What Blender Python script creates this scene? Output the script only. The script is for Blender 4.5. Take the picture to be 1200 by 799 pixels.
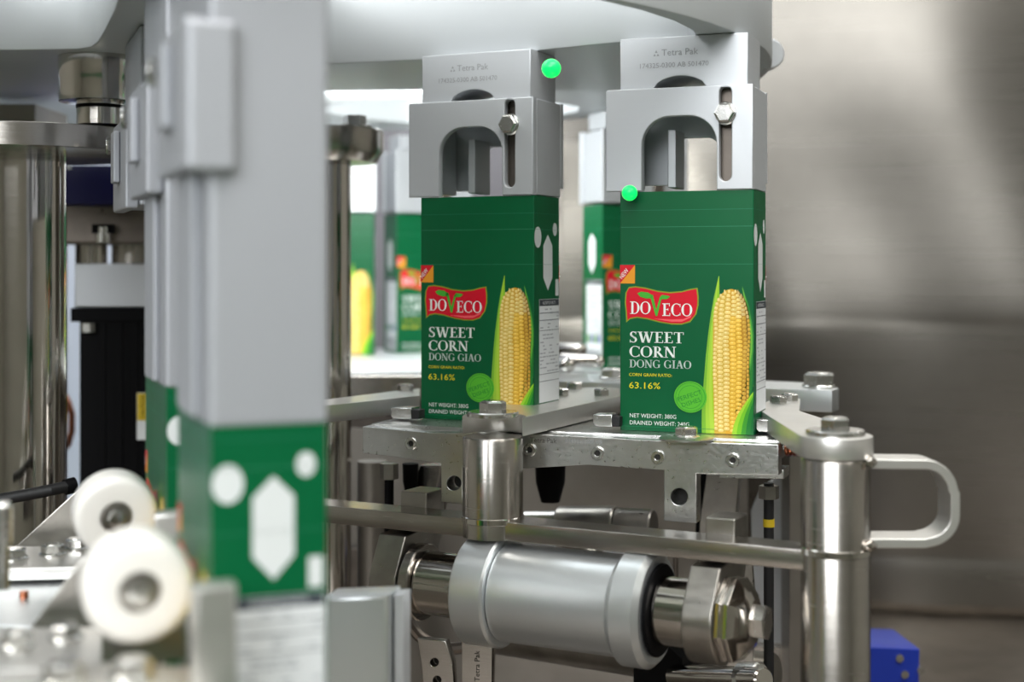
import bpy, bmesh, math, random
from mathutils import Vector, Matrix
random.seed(7)
for o in list(bpy.data.objects): bpy.data.objects.remove(o)
scene = bpy.context.scene
COL = scene.collection
ZC = 1.30           # height of the lens above the factory floor; all z below are relative to it
F = 1667.0          # focal length in pixels of the 1200 px wide frame (50 mm lens)
PI = math.pi
# ------------------------------------------------------------------ camera
cam_d = bpy.data.cameras.new('camera'); cam = bpy.data.objects.new('camera', cam_d); COL.objects.link(cam)
cam.location = (0, 0, ZC); cam.rotation_euler = (PI/2, 0, 0)
cam_d.sensor_width = 36; cam_d.lens = 50; cam_d.shift_y = -84.5/1200
cam_d.clip_start = 0.02; cam_d.clip_end = 50
cam_d.dof.use_dof = True; cam_d.dof.focus_distance = 0.85; cam_d.dof.aperture_fstop = 5.0
scene.camera = cam
# ------------------------------------------------------------------ world, lamps, exposure
world = bpy.data.worlds.new('world'); scene.world = world; world.use_nodes = True
bg = world.node_tree.nodes['Background']; bg.inputs[0].default_value = (0.80, 0.85, 0.90, 1); bg.inputs[1].default_value = 0.55
def area(name, loc, target, sx, sy, power, color=(1, 1, 1)):
    l = bpy.data.lights.new(name, 'AREA'); l.shape = 'RECTANGLE'; l.size = sx; l.size_y = sy; l.energy = power; l.color = color
    o = bpy.data.objects.new(name, l); COL.objects.link(o)
    o.location = (loc[0], loc[1], loc[2] + ZC)
    d = Vector(target) - Vector(loc); o.rotation_euler = d.to_track_quat('-Z', 'Y').to_euler(); return o
area('ceiling_area_light', (0.3, 0.2, 1.62), (0.0, 0.9, 0), 1.6, 1.2, 40, (1, 0.985, 0.96))
area('front_area_light', (-1.0, -1.6, 1.0), (0.0, 0.9, 0), 1.8, 1.2, 52, (0.95, 0.98, 1))  # unseen fill light in front, brightens the surfaces facing the camera
area('table_area_light', (-0.16, 1.10, 0.125), (-0.12, 1.5, -0.05), 0.30, 0.02, 1.5, (0.97, 1, 0.98))  # added unseen fill light that brightens the rear cartons
area('back_area_light', (-0.2, 1.30, 0.62), (-0.15, 1.15, 0), 1.0, 0.5, 7, (0.95, 0.98, 1))
scene.view_settings.view_transform = 'Standard'; scene.view_settings.look = 'None'
scene.view_settings.gamma = 1; scene.view_settings.use_curve_mapping = False
scene.view_settings.exposure = 0.28

# ------------------------------------------------------------------ materials
def lin(c):
    c = c/255.0
    return c/12.92 if c <= 0.04045 else ((c+0.055)/1.055)**2.4
def rgb(r, g, b): return (lin(r), lin(g), lin(b), 1)
def nd(nt, t, **k):
    n = nt.nodes.new(t)
    for a, v in k.items(): setattr(n, a, v)
    return n
def metal(name, color, rough=0.3, metallic=1.0, grain=(60, 60, 900), bump=0.02, var=0.08, spots=0.0, spec=0.5):
    m = bpy.data.materials.new(name); m.use_nodes = True; nt = m.node_tree; b = nt.nodes['Principled BSDF']
    b.inputs['Metallic'].default_value = metallic; b.inputs['Specular IOR Level'].default_value = spec
    tc = nd(nt, 'ShaderNodeTexCoord'); mp = nd(nt, 'ShaderNodeMapping'); mp.inputs['Scale'].default_value = grain
    no = nd(nt, 'ShaderNodeTexNoise'); no.inputs['Scale'].default_value = 1.0; no.inputs['Detail'].default_value = 3
    nt.links.new(tc.outputs['Object'], mp.inputs['Vector']); nt.links.new(mp.outputs[0], no.inputs['Vector'])
    mr = nd(nt, 'ShaderNodeMapRange'); mr.inputs['To Min'].default_value = max(0.02, rough-var); mr.inputs['To Max'].default_value = rough+var
    nt.links.new(no.outputs['Fac'], mr.inputs['Value']); nt.links.new(mr.outputs[0], b.inputs['Roughness'])
    bp = nd(nt, 'ShaderNodeBump'); bp.inputs['Strength'].default_value = bump; bp.inputs['Distance'].default_value = 0.001
    nt.links.new(no.outputs['Fac'], bp.inputs['Height']); nt.links.new(bp.outputs[0], b.inputs['Normal'])
    n2 = nd(nt, 'ShaderNodeTexNoise'); n2.inputs['Scale'].default_value = 45; n2.inputs['Detail'].default_value = 5
    nt.links.new(tc.outputs['Object'], n2.inputs['Vector'])
    cr = nd(nt, 'ShaderNodeMapRange'); cr.inputs['From Min'].default_value = 0.35; cr.inputs['From Max'].default_value = 0.65
    cr.inputs['To Min'].default_value = 1.0 - spots; cr.inputs['To Max'].default_value = 1.0
    nt.links.new(n2.outputs['Fac'], cr.inputs['Value'])
    mx = nd(nt, 'ShaderNodeVectorMath', operation='SCALE'); mx.inputs[0].default_value = color[:3]
    nt.links.new(cr.outputs[0], mx.inputs['Scale']); nt.links.new(mx.outputs[0], b.inputs['Base Color'])
    return m
def plain(name, color, rough=0.5, spec=0.5, coat=0.0, emit=None, es=1.0, sss=0.0):
    m = metal(name, color, rough, 0.0, (80, 80, 80), 0.01, 0.04, 0.04, spec)
    b = m.node_tree.nodes['Principled BSDF']
    b.inputs['Coat Weight'].default_value = coat; b.inputs['Coat Roughness'].default_value = 0.12
    if sss: b.inputs['Subsurface Weight'].default_value = sss; b.inputs['Subsurface Radius'].default_value = (1, 1, 1); b.inputs['Subsurface Scale'].default_value = 0.006
    if emit: b.inputs['Emission Color'].default_value = emit; b.inputs['Emission Strength'].default_value = es
    return m
M = {}
M['alu'] = metal('anodised_aluminium', rgb(194, 197, 201), 0.45, 0.5, (30, 30, 700), 0.02, 0.06)
M['mandrel'] = metal('bead_blasted_aluminium', rgb(174, 176, 182), 0.5, 0.5, (200, 200, 200), 0.01, 0.04)
M['alu_soft'] = metal('satin_aluminium', rgb(214, 218, 220), 0.33, 0.85, (300, 300, 300), 0.01, 0.05)
M['wheel'] = metal('sand_blasted_wheel_aluminium', rgb(196, 200, 203), 0.42, 0.3, (300, 300, 300), 0.01, 0.05)
M['steel'] = metal('brushed_steel', rgb(186, 181, 175), 0.24, 1.0, (40, 40, 900), 0.03, 0.08, 0.10)
M['satin'] = metal('satin_stainless', rgb(216, 214, 210), 0.34, 0.85, (60, 60, 400), 0.02, 0.07, 0.06)
M['steel_dull'] = metal('worn_steel', rgb(176, 172, 166), 0.32, 1.0, (90, 90, 300), 0.06, 0.10, 0.28)
M['rail'] = metal('wet_cast_steel', rgb(204, 204, 202), 0.30, 1.0, (420, 420, 420), 0.12, 0.08, 0.16)
M['chrome'] = metal('polished_steel', rgb(205, 200, 194), 0.11, 1.0, (60, 60, 500), 0.01, 0.04, 0.06)
M['bolt'] = metal('bolt_steel', rgb(212, 211, 208), 0.25, 1.0, (400, 400, 400), 0.03, 0.08, 0.15)
M['plate_dark'] = metal('shadow_side_steel', rgb(120, 112, 105), 0.38, 0.9, (40, 40, 400), 0.03, 0.08, 0.2)  # one even dark grey-brown steel
M['panel'] = metal('stainless_panel', rgb(114, 110, 104), 0.28, 1.0, (3, 3, 160), 0.004, 0.03, 0.04)
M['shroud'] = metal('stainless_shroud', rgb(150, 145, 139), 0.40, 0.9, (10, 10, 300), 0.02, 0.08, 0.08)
M['black'] = plain('black_housing', rgb(10, 10, 12), 0.55, 0.08)
M['rubber'] = plain('black_rubber', rgb(16, 16, 18), 0.6)
M['hole'] = plain('dark_bore', rgb(30, 28, 26), 0.7)
M['navy'] = plain('navy_paint', rgb(10, 13, 92), 0.35)
M['blue'] = plain('blue_plastic', rgb(14, 42, 140), 0.4)
M['yellow'] = plain('yellow_mark', rgb(214, 184, 30), 0.5)
M['white'] = plain('white_sticker', rgb(225, 228, 228), 0.5)
M['pom'] = plain('white_nylon', rgb(236, 233, 228), 0.35, 0.5, 0, None, 1, 0.35)
M['copper'] = metal('copper_wire', rgb(190, 120, 90), 0.3)
M['engrave'] = plain('engraved_text', rgb(150, 152, 155), 0.7)
M['engrave_dark'] = plain('dark_engraved_text', rgb(62, 58, 54), 0.7)
M['led'] = plain('green_led', rgb(20, 230, 90), 0.3, 0.5, 0, (0.0, 1.0, 0.08, 1), 1.6)  # glow stands in for green lights reflected in glass
M['lamp'] = plain('lamp_diffuser', rgb(250, 250, 250), 0.4, 0.5, 0, (0.92, 0.97, 1.0, 1), 2.6)
M['cei_lamp'] = plain('ceiling_lamp_diffuser', rgb(250, 250, 250), 0.4, 0.5, 0, (1.0, 0.97, 0.92, 1), 11.0)
M['wall'] = plain('painted_wall', rgb(168, 162, 154), 0.7)
M['wall_bright'] = plain('pale_blue_wall', rgb(205, 212, 232), 0.6)
M['floor'] = plain('green_epoxy_floor', rgb(66, 112, 78), 0.3)
M['ceiling'] = plain('ceiling_paint', rgb(225, 222, 214), 0.8)
M['screen'] = plain('grey_screen_sheet', rgb(136, 132, 138), 0.5)
M['bed'] = metal('machine_bed_steel', rgb(120, 112, 104), 0.4, 1.0, (20, 20, 20), 0.03, 0.1, 0.2)
M['carton'] = plain('glossy_green_board', rgb(0, 88, 50), 0.36, 0.28, 0.06)
m = plain('carton_print', (1, 1, 1, 1), 0.38, 0.28, 0.06); M['print'] = m       # the carton's printed artwork: flat inks, one per face
nt = m.node_tree; ca = nd(nt, 'ShaderNodeVertexColor'); ca.layer_name = 'ink'
nt.links.new(ca.outputs['Color'], nt.nodes['Principled BSDF'].inputs['Base Color'])

# ------------------------------------------------------------------ mesh builder
class MB:
    def __init__(s): s.v = []; s.f = []; s.mi = []; s.col = []; s.mats = []
    def mat(s, m):
        if m not in s.mats: s.mats.append(m)
        return s.mats.index(m)
    def add(s, vs, fs, m='steel', T=None, ink=None):
        i0 = len(s.v); k = s.mat(m)
        for p in vs:
            p = Vector(p)
            if T is not None: p = T @ p
            s.v.append(p)
        for f in fs: s.f.append([i+i0 for i in f]); s.mi.append(k); s.col.append(ink)
    def box(s, c, d, m='steel', yaw=0, T=None):
        x, y, z = d[0]/2, d[1]/2, d[2]/2
        vs = [(sx*x, sy*y, sz*z) for sx in (-1, 1) for sy in (-1, 1) for sz in (-1, 1)]
        fs = [(0, 1, 3, 2), (4, 6, 7, 5), (0, 4, 5, 1), (2, 3, 7, 6), (0, 2, 6, 4), (1, 5, 7, 3)]
        A = Matrix.Translation(Vector(c)) @ Matrix.Rotation(yaw, 4, 'Z')
        s.add(vs, fs, m, (T @ A) if T is not None else A)
    def prism(s, pts, off, m='steel'):
        n = len(pts); pts = [Vector(p) for p in pts]; off = Vector(off)
        vs = pts + [p+off for p in pts]
        fs = [tuple(range(n)), tuple(range(2*n-1, n-1, -1))] + [(i, i+n, (i+1) % n+n, (i+1) % n) for i in range(n)]
        s.add(vs, fs, m)
    def lathe(s, p0, axis, prof, m='steel', n=40, cap=True, phase=0):
        p0 = Vector(p0); ax = Vector(axis).normalized()
        u = ax.orthogonal().normalized() if abs(ax.z) < 0.9 else Vector((1, 0, 0)); u = (u - ax*u.dot(ax)).normalized(); w = ax.cross(u)
        vs = []; fs = []
        for (a, r) in prof:
            for k in range(n):
                t = 2*PI*k/n+phase; vs.append(p0+ax*a+(u*math.cos(t)+w*math.sin(t))*max(r, 1e-5))
        for j in range(len(prof)-1):
            for k in range(n):
                a = j*n+k; b = j*n+(k+1) % n; fs.append((a, b, b+n, a+n))
        if cap: fs.append(tuple(range(n-1, -1, -1))); q = (len(prof)-1)*n; fs.append(tuple(range(q, q+n)))
        s.add(vs, fs, m)
    def cyl(s, p0, p1, r, m='steel', n=40, ch=0.0):
        p0 = Vector(p0); p1 = Vector(p1); L = (p1-p0).length
        pr = [(0, r), (L, r)] if not ch else [(0, r-ch), (ch, r), (L-ch, r), (L, r-ch)]
        s.lathe(p0, p1-p0, pr, m, n)
    def tube(s, path, r, m='rubber', n=12, flat=None):
        P = [Vector(p) for p in path]; vs = []; fs = []; N = len(P)
        for i, p in enumerate(P):
            t = (P[min(i+1, N-1)]-P[max(i-1, 0)]).normalized()
            side = flat if flat is not None else t.orthogonal()
            side = Vector(side); side = (side - t*side.dot(t)).normalized(); up = t.cross(side)
            for k in range(n):
                a = 2*PI*k/n; vs.append(p+(side*math.cos(a)+up*math.sin(a))*r)
        for i in range(N-1):
            for k in range(n): a = i*n+k; b = i*n+(k+1) % n; fs.append((a, b, b+n, a+n))
        fs += [tuple(range(n-1, -1, -1)), tuple(range((N-1)*n, N*n))]
        s.add(vs, fs, m)
    def mesh_in(s, me, T, m):
        s.add([v.co for v in me.vertices], [tuple(p.vertices) for p in me.polygons], m, T)
    def mesh(s, name, origin=(0, 0, 0), smooth=35):
        me = bpy.data.meshes.new(name); o = Vector(origin)
        me.from_pydata([v-o for v in s.v], [], s.f)
        for k in s.mats: me.materials.append(M[k])
        me.polygons.foreach_set('material_index', s.mi)
        if any(c is not None for c in s.col):
            ca = me.color_attributes.new('ink', 'FLOAT_COLOR', 'CORNER')
            for p, c in zip(me.polygons, s.col):
                for li in p.loop_indices: ca.data[li].color = c or (1, 1, 1, 1)
        bm = bmesh.new(); bm.from_mesh(me); bmesh.ops.recalc_face_normals(bm, faces=bm.faces) if not any(c is not None for c in s.col) else None
        bm.to_mesh(me); bm.free()
        if smooth:
            me.polygons.foreach_set('use_smooth', [True]*len(me.polygons)); me.set_sharp_from_angle(angle=math.radians(smooth))
        me.update(); return me
ROOTS = {}
def thing(name, label, cat, loc, rz=0, group=None, kind=None):
    o = bpy.data.objects.new(name, None); COL.objects.link(o); o.empty_display_size = 0.02
    o.location = (loc[0], loc[1], loc[2]+ZC); o.rotation_euler = (0, 0, rz)
    tag(o, label, cat, group, kind); ROOTS[o] = Vector(loc) if not rz else None; return o
def tag(o, label=None, cat=None, group=None, kind=None):
    if label: o['label'] = label
    if cat: o['category'] = cat
    if group: o['group'] = group
    if kind: o['kind'] = kind
def part(name, mb, root=None, bev=0.0, label=None, origin=None, smooth=35, seg=2):
    """link mb as one object; mb is in lens-relative world coordinates"""
    org = Vector(origin) if origin is not None else (ROOTS.get(root) if root is not None else None)
    base = root; 
    if root is not None and root not in ROOTS: org = PORG[root]
    if root is None and org is None: org = Vector((0, 0, 0))
    me = mb.mesh(name, org, smooth); o = bpy.data.objects.new(name, me); COL.objects.link(o)
    if root is not None: o.parent = root
    else: o.location = (org[0], org[1], org[2]+ZC)
    PORG[o] = org
    if bev:
        b = o.modifiers.new('bevel', 'BEVEL'); b.width = bev; b.segments = seg; b.limit_method = 'ANGLE'; b.angle_limit = math.radians(40); b.harden_normals = True
    if label: o['label'] = label
    return o
PORG = {}
def put(name, me, root, loc, rot=(0, 0, 0), label=None, sc=1):
    """shared-mesh part placed at lens-relative loc under an unrotated root"""
    o = bpy.data.objects.new(name, me); COL.objects.link(o); o.parent = root
    org = ROOTS[root] if root in ROOTS else PORG[root]
    o.location = Vector(loc)-org; o.rotation_euler = rot; o.scale = (sc, sc, sc)
    if label: o['label'] = label
    return o
# pixel helpers: turn measured picture points into places in the machine
def at(px, py, Y): return Vector(((px-600)/F*Y, Y, -(py-315)/F*Y))
def onz(px, py, z): Y = -z*F/(py-315); return Vector(((px-600)/F*Y, Y, z))
class Plane:      # vertical plane through (X0,Y0) turned by th: right end nearer to the lens for th>0
    def __init__(s, X0, Y0, th):
        s.X0, s.Y0 = X0, Y0; s.c, s.s = math.cos(th), math.sin(th); s.th = th
        s.u = Vector((s.c, -s.s, 0)); s.n = Vector((s.s, s.c, 0))      # n points away from the lens
    def st(s, px, py):
        k = (px-600)/F; t = (k*s.Y0-s.X0)/(s.c+k*s.s); Y = s.Y0-t*s.s
        return t, -(py-315)/F*Y
    def p(s, px, py, d=0):
        t, z = s.st(px, py); return Vector((s.X0, s.Y0, 0))+s.u*t+Vector((0, 0, z))+s.n*d
    def mat(s, d=0):   # local (x along u, y up, z toward the lens)
        return Matrix(((s.u.x, 0, -s.n.x, s.X0+s.n.x*d), (s.u.y, 0, -s.n.y, s.Y0+s.n.y*d), (0, 1, 0, 0), (0, 0, 0, 1)))
def flat2d(outer, holes=(), thick=0.004, bev=0.0):
    """closed 2D outline with holes, extruded to z in [-thick/2, thick/2]"""
    cu = bpy.data.curves.new('outline', 'CURVE'); cu.dimensions = '2D'; cu.fill_mode = 'BOTH'
    for loop in [outer]+list(holes):
        sp = cu.splines.new('POLY'); sp.points.add(len(loop)-1)
        for q, (x, y) in zip(sp.points, loop): q.co = (x, y, 0, 1)
        sp.use_cyclic_u = True
    cu.extrude = thick/2-bev; cu.bevel_depth = bev; cu.bevel_resolution = 1; cu.offset = -bev
    o = bpy.data.objects.new('outline', cu); me = bpy.data.meshes.new_from_object(o)
    bpy.data.objects.remove(o); bpy.data.curves.remove(cu); return me
def vslab(mb, pl, px_pts, thick, m, holes=(), d=0, bev=0.0004):
    """slab whose front face lies in plane pl pushed back by d"""
    me = flat2d([pl.st(*q) for q in px_pts], [[pl.st(*q) for q in h] for h in holes], thick, bev)
    mb.mesh_in(me, pl.mat(d+thick/2), m); bpy.data.meshes.remove(me)
def hslab(mb, pts3, z, thick, m, holes=(), bev=0.0004):
    """horizontal slab, top at z"""
    me = flat2d([(p[0], p[1]) for p in pts3], [[(p[0], p[1]) for p in h] for h in holes], thick, bev)
    mb.mesh_in(me, Matrix.Translation((0, 0, z-thick/2)), m); bpy.data.meshes.remove(me)
def ring(cx, cy, rx, ry, n=24): return [(cx+rx*math.cos(2*PI*k/n), cy+ry*math.sin(2*PI*k/n)) for k in range(n)]
def arch(x0, x1, ytop, ybot, r=None, n=8):
    r = r or (x1-x0)/2*0.8; o = [(x0, ybot)]
    o += [(x0+r-r*math.cos(a), ytop+r-r*math.sin(a)) for a in [PI/2*k/n for k in range(n+1)]]
    o += [(x1-r+r*math.sin(a), ytop+r-r*math.cos(a)) for a in [PI/2*k/n for k in range(n+1)]]
    return o+[(x1, ybot)]
def slot(cx, w, y0, y1, n=8):
    h = w/2; return [(cx-h*math.cos(PI*k/n), y0+h-h*math.sin(PI*k/n)) for k in range(n+1)]+[(cx+h*math.cos(PI*k/n), y1-h+h*math.sin(PI*k/n)) for k in range(n+1)]
def text(body, size, depth=0.0001, align='LEFT', xs=1.0):
    cu = bpy.data.curves.new('text', 'FONT'); cu.body = body; cu.size = size; cu.extrude = depth; cu.align_x = align; cu.resolution_u = 2
    o = bpy.data.objects.new('text', cu); me = bpy.data.meshes.new_from_object(o); bpy.data.objects.remove(o); bpy.data.curves.remove(cu)
    if xs != 1: me.transform(Matrix.Diagonal((xs, 1, 1, 1)))
    return me

# shared bolts (origin at the seat, axis +z)
def bolt_mesh(name, r=0.0075, h=0.0055, m='bolt', flange=0.0, disc=0.0):
    b = MB()
    z = 0
    if disc: b.lathe((0, 0, 0), (0, 0, 1), [(0, disc), (0.0022, disc), (0.0028, disc-0.0008)], m, 28); z = 0.0028
    if flange: b.lathe((0, 0, z), (0, 0, 1), [(0, flange), (0.001, flange), (0.0018, r*0.98)], m, 28); z += 0.0014
    b.lathe((0, 0, z), (0, 0, 1), [(0, r), (h*0.85, r), (h, r*0.82)], m, 6)
    b.lathe((0, 0, z+h), (0, 0, 1), [(0, r*0.72), (0.0003, r*0.70)], m, 24)
    return b.mesh(name, (0, 0, 0), 25)
def socket_mesh(name, r=0.005):
    b = MB(); b.lathe((0, 0, 0), (0, 0, 1), [(0, r), (0.0012, r), (0.0015, r*0.9), (0.0015, r*0.5), (0.0004, r*0.5)], 'bolt', 24)
    b.lathe((0, 0, 0.0003), (0, 0, 1), [(0, r*0.48), (0.0002, r*0.48)], 'hole', 6); return b.mesh(name, (0, 0, 0), 25)
BOLT = bolt_mesh('hex_bolt', 0.0068, 0.0048, 'bolt', 0.0078)
BOLT_S = bolt_mesh('small_hex_bolt', 0.0055, 0.0046, 'bolt')
BOLT_W = bolt_mesh('hub_bolt', 0.0079, 0.0060, 'bolt', 0, 0.0150)
SOCK = socket_mesh('socket_screw', 0.0040)

# ================================================================== THE SETTING
def struct(name, mb, label=None, smooth=None):
    o = part(name, mb, None, smooth=smooth); o['kind'] = 'structure'
    if label: o['label'] = label
    return o
b = MB(); b.box((0, 0, -ZC-0.05), (7, 7, 0.1), 'floor'); struct('floor', b)
b = MB(); b.box((0, 0, 1.75), (7, 7, 0.1), 'ceiling'); struct('ceiling', b)
for nm, c, d, mt in (('wall_back', (0, 3.5, 0.2), (7, 0.1, 3.1), 'wall_bright'), ('wall_front', (0, -3.5, 0.2), (7, 0.1, 3.1), 'wall'),
                 ('wall_left', (-3.5, 0, 0.2), (0.1, 7, 3.1), 'wall'), ('wall_right', (3.5, 0, 0.2), (0.1, 7, 3.1), 'wall')):
    b = MB(); b.box(c, d, mt); struct(nm, b)
for i, (x, y) in enumerate(((-1.6, -1.5), (0.2, -1.5), (2.0, -1.5), (-1.6, 0.9), (2.0, 0.9), (-1.0, 2.5), (1.2, 2.5))):
    t = thing('ceiling_light', 'white ceiling light panel ' + ('behind the lens, at the far left', 'behind the lens, in the middle', 'behind the lens, at the far right', 'left of the machine', 'right of the machine', 'behind the machine, left', 'behind the machine, right')[i], 'light', (x, y, 1.70), 0, 'ceiling light panels')
    b = MB(); b.box((x, y, 1.69), (1.24, 0.34, 0.02), 'alu'); part('frame', b, t, 0.003)
    b = MB(); b.box((x, y, 1.676), (1.18, 0.28, 0.008), 'cei_lamp'); part('diffuser', b, t)
# machine bed and its stainless back panel
b = MB(); b.box((0.1, 1.0, -0.5), (2.0, 1.6, 0.2), 'bed'); b.box((0.1, 1.0, -0.95), (1.7, 1.3, 0.7), 'bed'); 
o = part('machine_bed', b, None, 0.004, origin=(0.1, 1.0, -1.3)); tag(o, 'dull steel machine bed under the whole packing station', 'machine base')
PB = Plane(0.9, 1.55, math.radians(14))
t = thing('splash_guard', 'large blurred stainless steel panel behind the machine on the right', 'panel', (0.5, 1.65, -0.4))
b = MB()
xs = [PB.p(632, 315), PB.p(1900, 315)]
prof = [(-0.40, 0.0), (-0.345, 0.0), (-0.335, 0.004), (-0.325, 0.0), (-0.072, -0.001), (-0.062, 0.0025), (-0.052, 0.0), (0.10, 0.006), (0.24, 0.0), (0.62, 0.0)]
v = []; f = []; NX = 40
for i in range(NX+1):
    q = xs[0].lerp(xs[1], i/NX)
    for (z, dd) in prof:
        w = 0.006*math.sin(i*0.55+z*9)+0.004*math.sin(i*0.23-z*17)
        v.append(q*1.0+PB.n*(dd*(0.4+0.6*math.sin(i*0.12+1)**2)+w)+Vector((0, 0, z-q.z)))
n = len(prof)
for i in range(NX):
    for j in range(n-1): f.append((i*n+j, (i+1)*n+j, (i+1)*n+j+1, i*n+j+1))
b.add(v, f, 'panel'); o = part('sheet', b, t, smooth=60)
sm = o.modifiers.new('sub', 'SUBSURF'); sm.levels = 2; sm.render_levels = 2
so = o.modifiers.new('thick', 'SOLIDIFY'); so.thickness = 0.003; so.offset = 1
b = MB(); b.box(PB.p(638, 315, 0.03)+Vector((0, 0, 0.11)), (0.04, 0.05, 1.02), 'shroud', -PB.th); part('frame_post', b, t, 0.002)
# grey enclosure wall between the cartons, further back
b = MB(); b.box((0.10, 1.95, 0.1), (1.1, 0.02, 1.05), 'screen'); o = part('rear_screen', b, None, 0.002, origin=(0.1, 1.95, -0.4)); tag(o, 'dim grey screen far behind the rear cartons', 'panel')

# ================================================================== CARTONS
S_T = 0.17
def rib(pts, w0, w1=None):
    return (pts, w0, w0 if w1 is None else w1)
def arc_poly(cx, cy, rx, ry, a0, a1, thick, thin, n=18):
    """ribbon along an ellipse, thick at the sides and thin at top and bottom"""
    o = []; i_ = []
    for k in range(n+1):
        a = math.radians(a0+(a1-a0)*k/n); w = thin+(thick-thin)*abs(math.cos(a))**1.5
        o.append((cx+rx*math.cos(a), cy+ry*math.sin(a)))
        i_.append((cx+(rx-w)*math.cos(a), cy+(ry-thin-0.0)*math.sin(a)))
    return [(o[k], o[k+1], i_[k+1], i_[k]) for k in range(n)]
def R(x0, y0, x1, y1): return [((x0, y0), (x1, y0), (x1, y1), (x0, y1))]
def D(x0, y0, x1, y1, w): return [((x0-w/2, y0), (x0+w/2, y0), (x1+w/2, y1), (x1-w/2, y1))]
def srf(x, y, w=0.17): return R(x-w, y-0.02, x+w, y+0.035) if y < 0.5 else R(x-w, y-0.035, x+w, y+0.02)
GL = {
 'D': (0.78, R(.12, 0, .28, 1)+R(.02, 0, .35, .05)+R(.02, .95, .35, 1)+arc_poly(.33, .5, .42, .5, -90, 90, .17, .06)),
 'O': (0.84, arc_poly(.42, .5, .40, .51, 0, 360, .17, .06, 30)),
 'C': (0.76, arc_poly(.42, .5, .40, .51, 50, 310, .17, .06, 24)+R(.66, .72, .71, .96)+R(.66, .06, .71, .26)),
 'G': (0.84, arc_poly(.42, .5, .40, .51, 50, 310, .17, .06, 24)+R(.66, .72, .71, .96)+R(.60, .06, .75, .42)+R(.52, .40, .82, .45)),
 'V': (0.82, D(.41, 0, .15, 1, .18)+D(.43, 0, .68, 1, .08)+srf(.15, .98)+srf(.68, .98, .12)),
 'E': (0.66, R(.12, 0, .28, 1)+R(.02, 0, .58, .06)+R(.02, .94, .56, 1)+R(.2, .49, .46, .55)+R(.53, .78, .58, 1)+R(.56, 0, .61, .24)+R(.43, .42, .47, .62)),
 'S': (0.60, arc_poly(.29, .745, .235, .265, 40, 270, .15, .07, 16)+arc_poly(.29, .27, .25, .28, -140, 90, .15, .07, 18)+D(.16, .66, .42, .36, .17)+R(.44, .76, .49, 1)+R(.05, 0, .10, .26)),
 'W': (1.12, D(.36, 0, .14, 1, .17)+D(.38, 0, .58, 1, .07)+D(.77, 0, .55, 1, .17)+D(.79, 0, .99, 1, .07)+srf(.14, .98)+srf(.56, .98, .14)+srf(.99, .98, .12)),
 'T': (0.72, R(.28, 0, .44, 1)+R(.18, 0, .54, .05)+R(.03, .94, .69, 1)+R(.03, .76, .08, 1)+R(.64, .76, .69, 1)),
 'R': (0.76, R(.12, 0, .28, 1)+R(.02, 0, .38, .05)+R(.02, .95, .32, 1)+arc_poly(.30, .74, .27, .26, -90, 90, .15, .06)+D(.68, 0, .36, .5, .19)+R(.60, 0, .78, .05)),
 'N': (0.86, R(.12, 0, .19, 1)+R(.66, 0, .73, 1)+D(.68, 0, .16, 1, .18)+srf(.155, .02, .13)+srf(.70, .98, .13)+srf(.10, .98, .10)),
 'I': (0.40, R(.12, 0, .28, 1)+R(.03, 0, .37, .05)+R(.03, .95, .37, 1)),
 'A': (0.80, D(.14, 0, .38, 1, .07)+D(.66, 0, .40, 1, .18)+R(.22, .30, .58, .36)+srf(.14, .02, .12)+srf(.66, .02, .15)),
 ' ': (0.34, [])}
CW, CD, CH = 80.0, 40.0, 142.0     # millimetres
class Print:
    """flat ink laid on a carton face; x, z in mm from the face's upper left corner"""
    def __init__(s, face): s.mb = MB(); s.face = face
    def P(s, x, z, l):
        o = 0.08+0.07*l
        if s.face in ('front', 'back'): x = min(x*1.045, CW) if x < 79.5 else x
        if s.face == 'front': return Vector((x-CW/2, -CD/2-o, CH-z))/1000
        if s.face == 'right': return Vector((CW/2+o, -CD/2+x, CH-z))/1000
        if s.face == 'back': return Vector((CW/2-x, CD/2+o, CH-z))/1000
        return Vector((-CW/2-o, CD/2-x, CH-z))/1000
    def poly(s, pts, c, l=0): s.mb.add([s.P(x, z, l) for x, z in pts], [tuple(range(len(pts)))], 'print', None, c)
    def rect(s, x0, z0, x1, z1, c, l=0): s.poly([(x0, z0), (x1, z0), (x1, z1), (x0, z1)], c, l)
    def serif(s, txt, x0, zb, h, width, c, l=2):
        W = sum(GL[ch][0] for ch in txt); k = width/W; x = x0
        for ch in txt:
            for q in GL[ch][1]: s.poly([(x+a*k, zb-bb*h) for a, bb in q], c, l)
            x += GL[ch][0]*k
    def sans(s, txt, x0, zb, h, width, c, l=2, rot=0):
        me = text(txt, 1.0, 0.0); vs = [v.co for v in me.vertices]
        if not vs: return
        xm = min(v.x for v in vs); wx = max(v.x for v in vs)-xm; hh = 0.72
        cr, sr = math.cos(rot), math.sin(rot)
        def mp(v): a = (v.x-xm)/wx*width; e = v.y/hh*h; return s.P(x0+a*cr-e*sr, zb-a*sr-e*cr, l)
        s.mb.add([mp(v) for v in vs], [tuple(p.vertices) for p in me.polygons], 'print', None, c); bpy.data.meshes.remove(me)
    def mesh(s, name): return s.mb.mesh(name, (0, 0, 0), None)
WH = rgb(226, 232, 228); GR = rgb(182, 196, 190)
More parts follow.
